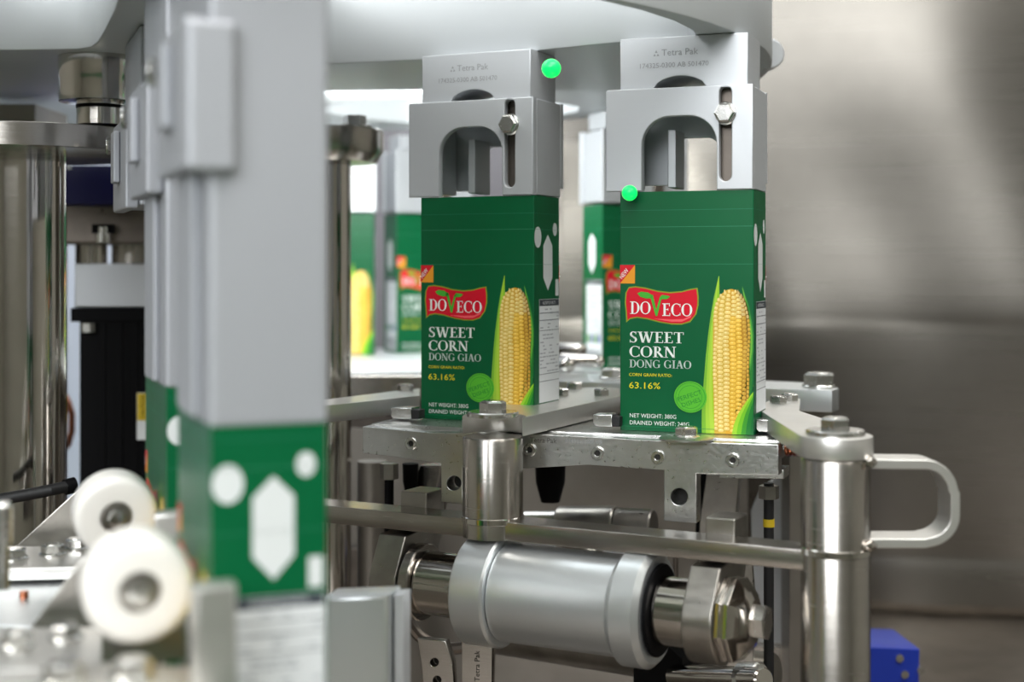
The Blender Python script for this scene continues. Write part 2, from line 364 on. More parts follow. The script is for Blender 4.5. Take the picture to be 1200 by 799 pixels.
def build_carton_meshes():
    out = []
    b = MB(); b.box((0, 0, CH/2000), (CW/1000, CD/1000, CH/1000), 'carton')
    bm_me = b.mesh('sleeve', (0, 0, 0), None)
    bm = bmesh.new(); bm.from_mesh(bm_me); bmesh.ops.bevel(bm, geom=[e for e in bm.edges if abs(e.verts[0].co.z-e.verts[1].co.z) > .1], offset=0.0006, segments=2, affect='EDGES', profile=0.5)
    bm.to_mesh(bm_me); bm.free(); out.append(('sleeve', bm_me, None))
    for z, c in ((11, rgb(40, 120, 92)), (21, rgb(60, 135, 106)), (43, rgb(48, 128, 98)), (139.5, rgb(26, 122, 82))):
        b = MB(); 
        for fc, w in (('front', CW), ('right', CD), ('left', CD), ('back', CW)):
            p = Print(fc); p.rect(0.6, z-0.12, w-0.6, z+0.12, c, 1); b.v += p.mb.v and []; i0 = len(b.v)
            b.add(p.mb.v, p.mb.f, 'print', None, c)
        out.append(('fold_line', b.mesh('fold_line', (0, 0, 0), None), None))
    for face in ('front', 'back'):
        p = Print(face); p.poly([(0, 43.5), (8.8, 43.5), (0, 54.5)], rgb(205, 24, 40), 0); p.poly([(8.8, 43.5), (8.8, 54.5), (0, 54.5)], rgb(224, 150, 40), 0)
        p.sans('NEW', 1.3, 52.0, 2.6, 6.6, WH, 2, math.radians(52)); out.append(('new_tag', p.mesh('new_tag'), 'red and orange corner tag reading NEW'))
        # red banner
        p = Print(face)
        def banner(g):
            top = [(3.9-g, 60.0), (5.2, 57.3-g), (9, 56.8-g), (15, 57.6-g), (22, 59.4-g), (29, 60.2-g), (36, 59.6-g), (41, 58.2-g), (44.3+g, 57.6-g)]
            bot = [(44.9+g, 62), (44.9+g, 67), (43.6+g, 72.5), (40.5+g*.5, 76.4+g), (36, 77.9+g), (30, 77.9+g), (23, 76.8+g), (16, 75.0+g), (10, 74.2+g), (6, 75.0+g), (4.4-g, 76.6+g*1.6), (4.0-g, 71), (3.5-g, 66)]
            return top+bot
        p.poly(banner(0.75), rgb(132, 150, 42), 0); p.poly(banner(0), rgb(204, 18, 42), 1)
        p.poly([(20, 75.3), (30, 77.0), (36, 76.9), (41, 74.5), (43.6, 69.5), (41.5, 73), (37, 75.3), (30, 75.6)], rgb(236, 92, 100), 2)
        out.append(('logo_banner', p.mesh('logo_banner'), 'wavy red banner with a yellow-green rim'))
        p = Print(face); p.serif('DO', 5.8, 72.6, 7.4, 12.4, WH, 3); p.serif('ECO', 24.6, 73.6, 7.4, 17.6, WH, 3)
        LG = rgb(70, 168, 52); p.poly([(17.6, 61.5), (19.3, 61.0), (21.3, 70), (23.4, 62.4), (24.6, 62.2), (21.9, 73.6), (20.9, 73.6)], LG, 3)
        p.poly([(10.2, 60.4), (12.5, 59.3), (16.5, 59.8), (19.3, 61.6), (18.6, 63.2), (15.5, 63.4), (12, 62.4)], LG, 3)
        p.poly([(23.2, 62.8), (24.6, 61.2), (28, 61.6), (29.4, 62.2), (27.5, 63.6), (24.6, 63.8)], LG, 3)
        out.append(('logo_lettering', p.mesh('logo_lettering'), 'white serif lettering with a green leafy V'))
        p = Print(face); p.serif('SWEET', 5.4, 89.6, 6.5, 32.0, WH); p.serif('CORN', 5.4, 98.2, 6.5, 27.6, WH)
        p.serif('DONG GIAO', 5.4, 104.5, 4.7, 36.2, GR)
        out.append(('product_lettering', p.mesh('product_lettering'), 'white serif product lettering'))
        p = Print(face); YL = rgb(226, 214, 40); p.sans('CORN GRAIN RATIO:', 5.4, 109.6, 1.9, 25.0, YL); p.sans('63.16%', 5.4, 116.9, 3.9, 18.2, YL)
        p.sans('NET WEIGHT: 380G', 5.8, 134.2, 2.5, 27, WH); p.sans('DRAINED WEIGHT: 240G', 5.8, 138.4, 2.5, 34.5, WH)
        out.append(('small_lettering', p.mesh('small_lettering'), 'small yellow and white lettering'))
        # corn picture: husk leaves, cob and kernels
        p = Print(face)
        def strips(left, right, cols, l=0, n=22):
            for i in range(n):
                t0, t1 = i/n, (i+1)/n
                A0, A1, B0, B1 = left(t0), left(t1), right(t0), right(t1); m_ = len(cols)
                for k in range(m_):
                    u0, u1 = k/m_, (k+1)/m_
                    p.poly([(A0[0]+(B0[0]-A0[0])*u0, A0[1]), (A0[0]+(B0[0]-A0[0])*u1, A0[1]), (A1[0]+(B1[0]-A1[0])*u1, A1[1]), (A1[0]+(B1[0]-A1[0])*u0, A1[1])], cols[k], l)
        zb = 141.9
        def lerp(tab):
            def fn(t):
                t *= len(tab)-1; i = min(int(t), len(tab)-2); u = t-i
                return (tab[i][0]*(1-u)+tab[i+1][0]*u, tab[i][1]*(1-u)+tab[i+1][1]*u)
            return fn
        def zz(xs, z0, z1): return lerp([(x, z0+(z1-z0)*k/(len(xs)-1)) for k, x in enumerate(xs)])
        strips(zz([57.0, 54.4, 52.5, 51.0, 49.8, 48.9, 48.0, 47.4, 47.4], 50, zb), zz([57.3, 57.4, 57.6, 57.5, 57.2, 57.4, 58.5, 60, 62], 50, zb),
               [rgb(120, 178, 54), rgb(156, 200, 60), rgb(172, 206, 66), rgb(150, 196, 40), rgb(128, 182, 28), rgb(150, 200, 60)], 0)
        strips(zz([70.2, 71.5, 72.3, 72.5, 72.2, 71.5, 70, 68, 65], 56, zb), zz([70.5, 74.6, 77.4, 79.2, 79.9, 79.9, 79.9, 79.9, 79.9], 56, zb),
               [rgb(96, 150, 50), rgb(40, 116, 44), rgb(22, 100, 50), rgb(12, 92, 44)], 0)
        strips(zz([70.2, 72.2, 74, 75, 74.8, 73.6, 72, 69, 66], 57, 130), zz([70.6, 73.4, 75.4, 76.6, 76.4, 75.2, 73.4, 70.4, 67], 57, 130), [rgb(110, 176, 60), rgb(60, 140, 54)], 1)
        # cob
        cx = lambda z: 64.2+(z-57)*(-0.004)
        def hw(z):
            t = min(max((z-57.5)/20, 0.0), 1.0); w = 10.3*(1-(1-t)**2.1)**0.5 if t < 1 else 10.3
            return max(w, 0.6)-(max(z-110, 0)*0.035)
        zs = [57.5+0.35*k for k in range(5)]+[60+2*k for k in range(41)]+[141.9]
        for a, c in zip(zs, zs[1:]):
            for u0, u1, cc in ((-1, -.3, rgb(206, 168, 62)), (-.3, .45, rgb(206, 156, 44)), (.45, .8, rgb(176, 126, 34)), (.8, 1, rgb(128, 96, 34))):
                p.poly([(cx(a)+hw(a)*u0, a), (cx(a)+hw(a)*u1, a), (cx(c)+hw(c)*u1, c), (cx(c)+hw(c)*u0, c)], cc, 1)
        for ci, uc in enumerate((-.88, -.60, -.26, .10, .44, .72, .92)):
            kw = (0.11, .16, .175, .175, .16, .12, .07)[ci]
            z = 59.0+(ci % 2)*1.0
            while z < 141:
                h_ = 1.06; ww = hw(z)*kw; wob = 0.5*math.sin(z*0.17+ci)*(1 if z < 92 else 0.35)
                x = cx(z)+hw(z)*uc+wob
                j = random.uniform(-8, 8); pale = 26 if (uc < -.2 or z < 74) else 0
                dk = 34 if uc > .6 else 0
                c1 = rgb(min(232-dk+j, 250), 190+pale*0.6-dk+j, 76+pale*1.8-dk*.5+j)
                c2 = rgb(min(246-dk, 252), 214+pale*0.5-dk, 118+pale*1.9-dk)
                p.poly([(x-ww, z-h_*.3), (x-ww*.6, z-h_), (x+ww*.6, z-h_), (x+ww, z-h_*.3), (x+ww, z+h_*.5), (x+ww*.5, z+h_*.85), (x-ww*.5, z+h_*.85), (x-ww, z+h_*.5)], c1, 2)
                p.poly([(x-ww*.6, z-h_*.45), (x-ww*.1, z-h_*.75), (x+ww*.3, z-h_*.4), (x-ww*.1, z+h_*.1)], c2, 3)
                z += 2.42
        # lower leaf in front
        strips(zz([79.6, 75, 71.2, 67.8, 65.6, 64.4], 113, zb), zz([79.9, 79.9, 79.9, 79.9, 79.9, 79.9], 113, zb), [rgb(150, 200, 50), rgb(108, 180, 36), rgb(58, 142, 40), rgb(26, 112, 44), rgb(14, 98, 46), rgb(10, 92, 48)], 4)
        out.append(('corn_picture', p.mesh('corn_picture'), 'printed yellow corn cob in green husk'))
        p = Print(face); SG = rgb(86, 180, 50); SD = rgb(36, 130, 48)
        p.poly([(41+9.4*math.cos(2*PI*k/40), 121+9.2*math.sin(2*PI*k/40)) for k in range(40)], SG, 5)
        for r0, r1 in ((8.3, 8.55), (6.6, 6.8)):
            for k in range(36):
                a, c = 2*PI*k/36, 2*PI*(k+1)/36; p.poly([(41+r0*math.cos(a), 121+r0*math.sin(a)), (41+r1*math.cos(a), 121+r1*math.sin(a)), (41+r1*math.cos(c), 121+r1*math.sin(c)), (41+r0*math.cos(c), 121+r0*math.sin(c))], SD, 6)
        p.sans('PERFECT', 34.0, 124.0, 2.7, 14.6, SD, 6, math.radians(20)); p.sans('DISHES', 36.6, 127.2, 2.6, 11.2, SD, 6, math.radians(20))
        out.append(('stamp', p.mesh('stamp'), 'round light green stamp'))
    for face in ('right', 'left'):
        p = Print(face); HX = rgb(208, 212, 212)
        if face == 'right':
            p.poly([(5.6+5.4*math.cos(2*PI*k/28), 26-6.6*math.sin(2*PI*k/28)) for k in range(28)], HX, 1); p.poly([(32.5+3.4*math.cos(2*PI*k/24), 20.5+4.2*math.sin(2*PI*k/24)) for k in range(24)], HX, 1)
            p.rect(33.4, 52.5, 38.4, 63.0, HX, 1); x0 = 14.0
        else: x0 = 12.0
        p.poly([(x0+7.2, 24), (x0+14.4, 31), (x0+14.4, 51.5), (x0+7.2, 59.5), (x0, 51.5), (x0, 31)], HX, 1)
        out.append(('white_shapes', p.mesh('white_shapes'), 'white hexagon and glue patches'))
        p = Print(face); LW = rgb(214, 217, 219); INK = rgb(70, 76, 84)
        z1 = 130 if face == 'right' else 139; p.rect(7.6, 65, 39.2, z1, LW, 1)
        p.rect(7.9, 65.2, 38.8, 69.2, rgb(52, 58, 66), 2); p.sans('NUTRITION FACTS', 13, 68.4, 2.2, 20, LW, 3)
        for z in (73.5, 78, 84.5, 112, 116.5): p.rect(8.2, z, 38.8, z+0.35, INK, 2)
        rr = random.Random(3)
        z = 71
        while z < z1-18:
            if not 84 < z < 86:
                x = 9.0
                while x < 36:
                    w = rr.uniform(1.5, 6); 
                    if rr.random() < 0.45: p.rect(x, z, min(x+w, 38), z+0.8, rgb(160, 164, 170), 2)
                    x += w+0.9
            z += 2.3
        if face == 'left':
            x = 10
            while x < 36: w = rr.uniform(.3, .9); p.rect(x, z1-13, x+w, z1-2, INK, 2); x += w+rr.uniform(.4, .9)
            for k in range(4): p.rect(9+7.4*k, z1-26, 14+7.4*k, z1-19, rgb(110, 120, 170) if k % 2 else rgb(90, 150, 80), 2)
        out.append(('nutrition_label', p.mesh('nutrition_label'), 'white label block with fine dark lettering'))
    return out
CARTON = None
def carton(label, corner, yaw, z0, group=None):
    """corner = front left (or given) bottom point of the carton's front face"""
    global CARTON
    if CARTON is None: CARTON = build_carton_meshes()
    c = Vector((corner[0], corner[1], 0)); u = Vector((math.cos(yaw), math.sin(yaw), 0)); n = Vector((-math.sin(yaw), math.cos(yaw), 0))
    ctr = c+u*0.040+n*0.020
    t = thing('carton', label, 'carton', (ctr.x, ctr.y, z0), yaw, group)
    for nm, me, lb in CARTON:
        o = bpy.data.objects.new(nm, me); COL.objects.link(o); o.parent = t
        if lb: o['label'] = lb
    return t, ctr
TH = math.radians(18.5)
RZ = -0.0962
T1 = math.radians(25.0); T2 = math.radians(20.0)
c1, ctr1 = carton('green sweet corn carton upright beneath the centre gripper, its white hexagon side showing', (-0.0588, 0.918), -T1, RZ, 'green corn cartons')
c2, ctr2 = carton('large sharp green sweet corn carton under the right-hand gripper, beside the steel handle post', (0.0646, 0.850), -T2, RZ, 'green corn cartons')
# rear cartons
pA = at(490, 300, 1.42); 
RB = math.radians(24)
cB, ctrB = carton('small blurred carton far back, left of the centre carton, turned to show its barcode side', (at(465, 0, 1.45).x, 1.45), RB, -0.086, 'green corn cartons')
cA, ctrA = carton('blurred rear carton showing only a corn cob, next to the thin chrome post', (at(437, 0, 1.42).x-0.080*math.cos(math.radians(4)), 1.425), math.radians(4), -0.086, 'green corn cartons')
cC, ctrC = carton('blurred carton peeking out left of the right-hand carton, barcode side facing forward', (at(706, 0, 1.225).x, 1.225), math.radians(22), -0.0865, 'green corn cartons')
# foreground cartons hanging under the mandrels: right side (hexagon) faces the lens
YF = math.radians(21)
def fg_carton(label, cx, cy, ztop):
    # corner = nearest vertical edge, hexagon face runs to the right: carton yaw = YF - 90deg ... right face normal = (sin, -cos)
    yaw = YF-PI/2
    u = Vector((math.cos(yaw), math.sin(yaw), 0)); n = Vector((-math.sin(yaw), math.cos(yaw), 0))
    # front-right bottom corner sits at (cx,cy)
    c = Vector((cx, cy, 0))-u*0.080
    return carton(label, (c.x, c.y), yaw, ztop-0.142, 'green corn cartons')
fg_carton('big out-of-focus green carton in the foreground beside the white rollers', -0.1016, 0.480, -0.047)
fg_carton('blurred green carton just behind the foreground one, mostly hidden', -0.1555, 0.640, -0.047)

# ================================================================== CAROUSEL WHEEL
HZ = 0.138
t = thing('carousel_wheel', 'large pale aluminium wheel with cut-out windows above the grippers', 'machine wheel', (-0.223, 1.0254, HZ))
def oz(px, py): q = onz(px, py, HZ); return (q.x, q.y)
outer = [( -0.223+0.404*math.cos(2*PI*k/96), 1.0254+0.404*math.sin(2*PI*k/96)) for k in range(96)]
h1 = [oz(*q) for q in ((362, 76), (420, 73.5), (490, 70), (600, 62), (720, 50), (780, 46.5), (806, 44.5), (815, 41), (812, 36), (790, 25), (750, 12), (700, 0), (640, -11), (560, -20), (470, -26), (380, -28))]
h2 = [oz(*q) for q in ((-40, 59), (30, 58.5), (90, 57.5), (106, 55), (114, 49), (122, 36), (134, 12), (142, -14), (140, -22), (60, -28), (-40, -22))]
h3 = [oz(*q) for q in ((364, 128), (385, 122.5), (430, 118), (500, 116), (640, 119), (678, 125), (676, 131), (640, 138), (560, 143.5), (480, 144.5), (420, 139), (380, 131.5))]
h5 = [oz(*q) for q in ((-30, 127), (0, 126.5), (60, 129), (73, 132.5), (60, 137.5), (0, 138), (-30, 134))]
b = MB(); hslab(b, outer, HZ+0.058, 0.058, 'wheel', (h1, h2, h3, h5), 0.001)
part('wheel_plate', b, t, smooth=30)
b = MB(); q = at(897, 66, 0.99); b.lathe(q, (0.05, -1, 0), [(0, 0.0105), (0.012, 0.0105), (0.013, 0.0095)], 'alu', 32); part('rim_roller', b, t, label='small round disc under the rim')
# hub under the left window
b = MB(); hx, hy = at(118, 0, 0.93).x, 0.93
b.lathe((hx, hy, 0.1378), (0, 0, -1), [(0, 0.027), (0.014, 0.027), (0.015, 0.0265), (0.029, 0.0265), (0.0295, 0.0155), (0.031, 0.0155)], 'chrome', 48); hb = part('hub', b, t)
b = MB(); b.lathe((hx, hy, 0.1068), (0, 0, -1), [(0, 0.0157), (0.002, 0.0157), (0.002, 0.0140), (0.0135, 0.0140), (0.0135, 0.0160), (0.016, 0.0160)], 'black', 40); part('seal_ring', b, t)
b = MB(); b.lathe((hx, hy, 0.1045), (0, 0, -1), [(0, 0.0152), (0.0105, 0.0152)], 'chrome', 40); part('shaft', b, t)
# light box above the wheel, seen bright through the windows
t = thing('canopy_light', 'white light panel above the wheel, seen through its windows', 'light', (-0.2, 1.3, 0.52))
b = MB(); b.box((-0.2, 1.28, 0.505), (1.1, 0.6, 0.01), 'lamp'); part('diffuser', b, t)
b = MB(); b.box((-0.2, 1.28, 0.53), (1.14, 0.64, 0.04), 'alu'); part('lamp_body', b, t, 0.003)

# ================================================================== GRIPPERS
def gripper(label, X0, Y0, th, w_px_shift=0, has_text=True, key=None):
    """front face lower left at (X0,Y0); local mm frame: x right, z up from lens height"""
    t = thing('gripper', label, 'gripper', (X0, Y0, 0.048), 0, 'aluminium carton grippers')
    pl = Plane(X0, Y0, th)
    def rc(mb, outer, thick, m, holes=(), d=0, bev=0.0006):
        me = flat2d([(x/1000, z/1000) for x, z in outer], [[(x/1000, z/1000) for x, z in h] for h in holes], thick/1000, bev)
        mb.mesh_in(me, pl.mat(d/1000+thick/2000), m); bpy.data.meshes.remove(me)
    def bx(mb, x0, x1, z0, z1, d0, d1, m):
        mb.prism([pl.mat(0) @ Vector((x/1000, z/1000, -d0/1000)) for x, z in ((x0, z0), (x1, z0), (x1, z1), (x0, z1))], pl.n*((d1-d0)/1000), m)
    # front plate 93 x 58
    def archm(x0, x1, zt, zb, r):
        n = 8; o = [(x0, zb)]
        o += [(x0+r-r*math.cos(PI/2*k/n), zt-r+r*math.sin(PI/2*k/n)) for k in range(n+1)]
        o += [(x1-r+r*math.sin(PI/2*k/n), zt-r+r*math.cos(PI/2*k/n)) for k in range(n+1)]
        return o+[(x1, zb)]
    cr = 1.2
    outline = [(cr*0.3, 46.2), (0, 105.5), (1.2, 107), (88.0, 107), (88, 46.2), (76.5, 46.2)]
    a = archm(22.0, 67.0, 90.0, 46.2, 17)
    outline = [(0, 46.2), (0, 106), (1, 107), (88.2, 107), (88.2, 46.2)] + [(a[-1][0], 46.2)] + a[::-1][1:-1] + [(a[0][0], 46.2)]
    sl = [(72.2+3.6*math.cos(PI*k/8), 102.8+3.6*math.sin(PI*k/8)) for k in range(9)]+[(72.2-3.6*math.cos(PI*k/8), 54.6-3.6*math.sin(PI*k/8)) for k in range(9)]
    b = MB(); rc(b, outline, 6, 'alu', (sl,), 0); part('front_plate', b, t)
    b = MB(); bx(b, 83.2, 88.2, 46.2, 106.6, 6.1, 44, 'alu'); part('side_plate', b, t, 0.0008)
    # rear plate with its own slot
    outline2 = [(0, 52), (0, 107), (88.2, 107), (88.2, 52)] + [(x, z+3) for x, z in archm(30, 60, 78, 49, 9)[::-1]]
    b = MB(); rc(b, outline2, 5, 'alu', ([(45+2*math.cos(2*PI*k/12), 98+3*math.sin(2*PI*k/12)) for k in range(12)],), 44); part('rear_plate', b, t)
    b = MB(); bx(b, 8, 13, 49, 92, 8, 43, 'alu'); bx(b, 33, 38, 49, 84, 20, 43, 'alu'); part('inner_wall', b, t, 0.0006)
    # backing strip behind the slot, and its bolt
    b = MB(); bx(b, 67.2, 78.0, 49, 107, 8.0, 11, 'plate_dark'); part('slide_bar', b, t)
    q = pl.mat(0) @ Vector((0.0722, 0.0905, -0.0015))
    put('slot_bolt', bolt_mesh('slot_bolt', 0.0062, 0.0045, 'bolt', 0.0068), t, q, (PI/2, 0, -th))
    # upper block hanging from the wheel, shallow arch at its foot
    am = [(28+32*k/12, 107+7.2*math.sin(PI*k/12)**0.55) for k in range(13)]
    b = MB(); rc(b, [(7.5, 106.8), (7.5, 137.7), (84.5, 137.7), (84.5, 106.8)]+am[::-1], 40, 'alu', (), 4.5); part('upper_block', b, t)
    if has_text:
        for body, s_, z, x, m_ in (('Tetra Pak', 5.6, 126.5, 33, 'engrave'), ('174325-0300 AB 501470', 4.2, 119.5, 19, 'engrave')):
            me = text(body, s_/1000, 0.00006); b = MB(); b.mesh_in(me, pl.mat(0) @ Matrix.Translation((x/1000, z/1000, -0.0044)), m_); part('engraved_lettering', b, t, smooth=None)
        b = MB()
        for k in range(3): b.prism([pl.mat(0) @ Vector(((28+xx)/1000, (126.5+zz)/1000, -0.00445)) for xx, zz in (((0, 0), (1.6, 0), (.8, 1.4)), ((2, 0), (3.6, 0), (2.8, 1.4)), ((1, 1.9), (2.6, 1.9), (1.8, 3.6)))[k]], -pl.n*0.00008, 'engrave')
        part('engraved_mark', b, t, smooth=None)
    b = MB(); bx(b, 9.5, 82, 106.9, 107.4, 8, 42, 'alu'); part('mount_plate', b, t)
    return t, pl
dx = Vector((-math.cos(TH), math.sin(TH), 0))*0.0085
def gpos(corner, a): return corner[0]-math.cos(a)*0.0085-math.sin(a)*0.001, corner[1]+math.sin(a)*0.0085-math.cos(a)*0.001
gx, gy = gpos((-0.0588, 0.918), T1); gripper('centre aluminium gripper with arched opening, holding the left of the two sharp cartons', gx, gy, T1)
gx, gy = gpos((0.0646, 0.850), T2); gripper('right-hand aluminium gripper with arched opening and slot bolt, above the largest sharp carton', gx, gy, T2)
def rear_gripper(label, ctr, yaw, zt, w=0.084, extra=0.0):
    t = thing('gripper', label, 'gripper', (ctr.x, ctr.y, zt), 0, 'blurred rear grippers')
    T = Matrix.Translation((ctr.x, ctr.y, 0)) @ Matrix.Rotation(yaw, 4, 'Z')
    b = MB(); b.box((0, -0.021, zt+0.033), (w, 0.005, 0.064), 'alu', 0, T); part('front_plate', b, t, 0.0008)
    b = MB(); b.box((0, 0.021, zt+0.033), (w, 0.005, 0.064), 'alu', 0, T); part('rear_plate', b, t, 0.0008)
    for s in (-1, 1):
        b = MB(); b.box((s*(w/2-0.006), 0, zt+0.033), (0.008, 0.036, 0.062), 'alu', 0, T); part('side_plate', b, t, 0.0008)
    b = MB(); b.box((0, 0, (zt+0.066+0.137)/2), (w*0.85, 0.034, 0.137-zt-0.066), 'alu', 0, T); part('upper_block', b, t, 0.0008)
    b = MB(); b.box((0.012, -0.0245, zt+0.03), (0.010, 0.003, 0.05), 'plate_dark', 0, T); part('slide_bar', b, t, 0.0008)
    b = MB(); q = T @ Vector((0.012, -0.026, zt+0.04)); b.lathe(q, T.to_3x3() @ Vector((0, -1, 0)), [(0, 0.006), (0.003, 0.006)], 'bolt', 6); part('slot_bolt', b, t)
rear_gripper('blurred pale gripper above the barcode-side carton far back left', ctrB, RB, 0.0565)
rear_gripper('blurred pale gripper above the rear carton that shows only a cob', ctrA, math.radians(4), 0.0565)
rear_gripper('blurred pale gripper seen left of the right-hand gripper, above the rear carton', ctrC, math.radians(22), 0.056)
# foreground mandrels
def mandrel(label, cx, cy, long=True, grp='foreground mandrels'):
    t = thing('mandrel', label, 'mandrel', (cx, cy, -0.054), 0, grp)
    ur = Vector((math.cos(YF), math.sin(YF), 0)); ul = Vector((-math.sin(YF), math.cos(YF), 0)); c = Vector((cx, cy, 0))
    def bx(mb, r0, r1, l0, l1, z0, z1, m='mandrel'):
        P = [c+ur*r+ul*l for r, l in ((r0, l0), (r1, l0), (r1, l1), (r0, l1))]
        mb.prism([p+Vector((0, 0, z0)) for p in P], (0, 0, z1-z0), m)
    if long:
        b = MB(); bx(b, -0.0006, 0.0406, -0.0006, 0.0806, -0.054, 0.1370); part('mandrel_body', b, t, 0.002, seg=3)
        b = MB(); bx(b, -0.0035, -0.0007, 0.020, 0.052, -0.052, 0.034); part('side_strip', b, t, 0.0008)
    b = MB(); bx(b, -0.0085, -0.0008, 0.004, 0.074, 0.034, 0.086); part('side_plate', b, t, 0.0015)
    b = MB(); bx(b, -0.0125, -0.0087, 0.030, 0.046, 0.050, 0.080); part('guide_block', b, t, 0.001)
    if not long:
        b = MB(); bx(b, -0.0006, 0.0406, 0.0, 0.0806, 0.036, 0.1370); part('mandrel_body', b, t, 0.001)
    q = c+ur*-0.0089+ul*0.064+Vector((0, 0, 0.074))
    put('slot_bolt', BOLT_S, t, q, (0, -PI/2, YF))
    return t, bx
t, bx = mandrel('tall blurred grey mandrel column nearest to the lens, gripping the foreground carton', -0.1016, 0.480)
b = MB(); bx(b, -0.0088, 0.0078, -0.0055, -0.0007, 0.0325, 0.0835, 'mandrel'); part('corner_block', b, t, 0.0022, 'pale rounded rectangular block', seg=3)
mandrel('blurred grey mandrel right behind the foreground column', -0.1555, 0.640)
mandrel('third pale mandrel, only its left plate showing beside the navy box', -0.2085, 0.800, False)
b = MB(); b.prism([Vector(p) for p in ((-0.14, 0.46, 0.1372), (-0.045, 0.47, 0.1372), (-0.07, 0.60, 0.1372), (-0.165, 0.595, 0.1372))], (0, 0, 0.03), 'alu')
# carrier that the mandrels hang from (above the frame)
o = part('mandrel_carrier', b, None, 0.002, origin=(-0.10, 0.54, 0.1372)); tag(o, 'grey aluminium carrier plate above the foreground mandrels', 'machine part')

# ================================================================== TRACK RAIL under the cartons
RT = math.radians(20.2)
PR = Plane(-0.0919, 0.875, RT)
t = thing('track_rail', 'wet cast steel rail plate carrying the two sharp cartons', 'rail', (0.03, 0.84, -0.115))
b = MB()
L = [(425, 500), (425, 531), (460, 535), (517, 543), (517, 588), (542, 591), (542, 546), (613, 549), (690, 544.5), (778, 551), (778, 610), (816, 613), (816, 555), (912, 557), (912, 521), (826, 518), (757, 515.5), (680, 511), (613, 508), (504, 507)]
holes = [ring(532, 566, 8.5, 8.5), ring(796, 582, 10, 10)]
vslab(b, PR, L, 0.012, 'rail', holes); part('front_plate', b, t)
for hx_, hy_, r_ in ((532, 566, 8.5), (796, 582, 10)): b = MB(); b.lathe(PR.p(hx_, hy_, 0.0119), -PR.n, [(0, r_/F*0.87), (0.0006, r_/F*0.87)], 'hole', 24); part('bore', b, t)
# top deck
P0 = PR.p(425, 500, 0.0125); P1 = PR.p(912, 521, 0.0125)
z = RZ-0.0002
b = MB(); hslab(b, [P0, P1, P1+PR.n*0.075, P0+PR.n*0.085], z, 0.010, 'rail'); part('deck', b, t)
for q in ((482, 519.5), (621, 527), (700.5, 531), (771, 535.6), (859, 539)):
    put('socket_screw', SOCK, t, PR.p(*q), (PI/2, 0, -RT))
for px in (567, 803):
    q = PR.p(px, 506 if px < 700 else 516, 0.003); 
    put('hex_bolt', BOLT, t, (q.x, q.y, z+0.0005), (0, 0, 0.3))
    b = MB(); b.lathe((q.x, q.y, z-0.0005), (0, 0, 1), [(0, 0.0155), (0.001, 0.0155), (0.002, 0.013)], 'rail', 32); part('bolt_boss', b, t)
me = text('Tetra Pak', 0.0042, 0.00005); b = MB(); tt, zz_ = PR.st(621, 518); b.mesh_in(me, PR.mat(0) @ Matrix.Translation((tt, zz_, 0.0001)), 'engrave_dark')
part('engraved_lettering', b, t, smooth=None)
me = text('174325-0300 AB', 0.0034, 0.00005); b = MB(); tt, zz_ = PR.st(661, 519); b.mesh_in(me, PR.mat(0) @ Matrix.Translation((tt, zz_, 0.0001)), 'engrave')
part('engraved_lettering', b, t, smooth=None)
b = MB(); vslab(b, PR, [(830, 557.5), (908, 558.5), (908, 570), (830, 569)], 0.020, 'rail', (), 0.03); part('lower_lug', b, t)
# copper coil beside the rail
t = thing('copper_coil', 'short copper coil between the rail end and the right post', 'spring', tuple(PR.p(925, 531, 0.02)))
b = MB(); pth = []
q0 = PR.p(914, 528, 0.018); ax = (PR.u*0.9+PR.n*0.1).normalized(); up = Vector((0, 0, 1)); sd = ax.cross(up)
for k in range(90): a = k*2*PI/15; pth.append(q0+ax*(0.013*k/89)+(up*math.cos(a)+sd*math.sin(a))*0.0042)
b.tube(pth, 0.0011, 'copper', 8); part('coil', b, t)
b = MB(); b.cyl(q0-ax*0.004, q0+ax*0.02, 0.0022, 'bolt', 16); part('core_pin', b, t)

# ================================================================== POSTS, ARMS, BAR, HANDLE
ZA = -0.0848; ZB = -0.143
PX, PY = 0.1653, 0.727; QX, QY = -0.01105, 0.819
du = Vector((PX-QX, PY-QY, 0)).normalized(); dn = Vector((-du.y, du.x, 0))
SX, SY = QX-(PX-QX), QY-(PY-QY)
def tang(h, T, side, rr=0.0189):
    T = Vector((T.x, T.y, 0)); h = Vector((h[0], h[1], 0)); d = (T-h); L_ = d.length; d.normalize(); a = math.acos(rr/L_)
    return h+(Matrix.Rotation(side*a, 3, 'Z') @ d)*rr
def arm(label, hub, pts, bolts, hubr=0.0189):
    t = thing('clamp_lever', label, 'arm', (hub[0], hub[1], ZA-0.012), 0, 'steel clamp arms')
    h = Vector((hub[0], hub[1], 0)); P = [Vector((q.x, q.y, 0)) for q in pts]
    a0, a1 = P[-1], P[0]                     # the arm joins the hub between last and first points
    v0 = math.atan2(a0.y-h.y, a0.x-h.x); v1 = math.atan2(a1.y-h.y, a1.x-h.x)
    while v1 < v0: v1 += 2*PI
    if v1-v0 < PI: 
        v1b = v1-2*PI; steps = [v0+(v1b-v0)*k/22 for k in range(23)]
    else: steps = [v0+(v1-v0)*k/22 for k in range(23)]
    arc = [h+Vector((math.cos(a), math.sin(a), 0))*hubr for a in steps[2:-2]]
    b = MB(); hslab(b, P+arc, ZA, 0.011, 'satin', (), 0.0006); part('arm_plate', b, t)
    put('hub_bolt', BOLT_W, t, (h.x, h.y, ZA), (0, 0, 0.2))
    for q in bolts: put('hex_bolt', BOLT_S, t, (q.x, q.y, ZA), (0, 0, random.uniform(0, 1)))
    return t
o_ = lambda x, y: onz(x, y, ZA)
hm = Vector((QX, QY, 0))
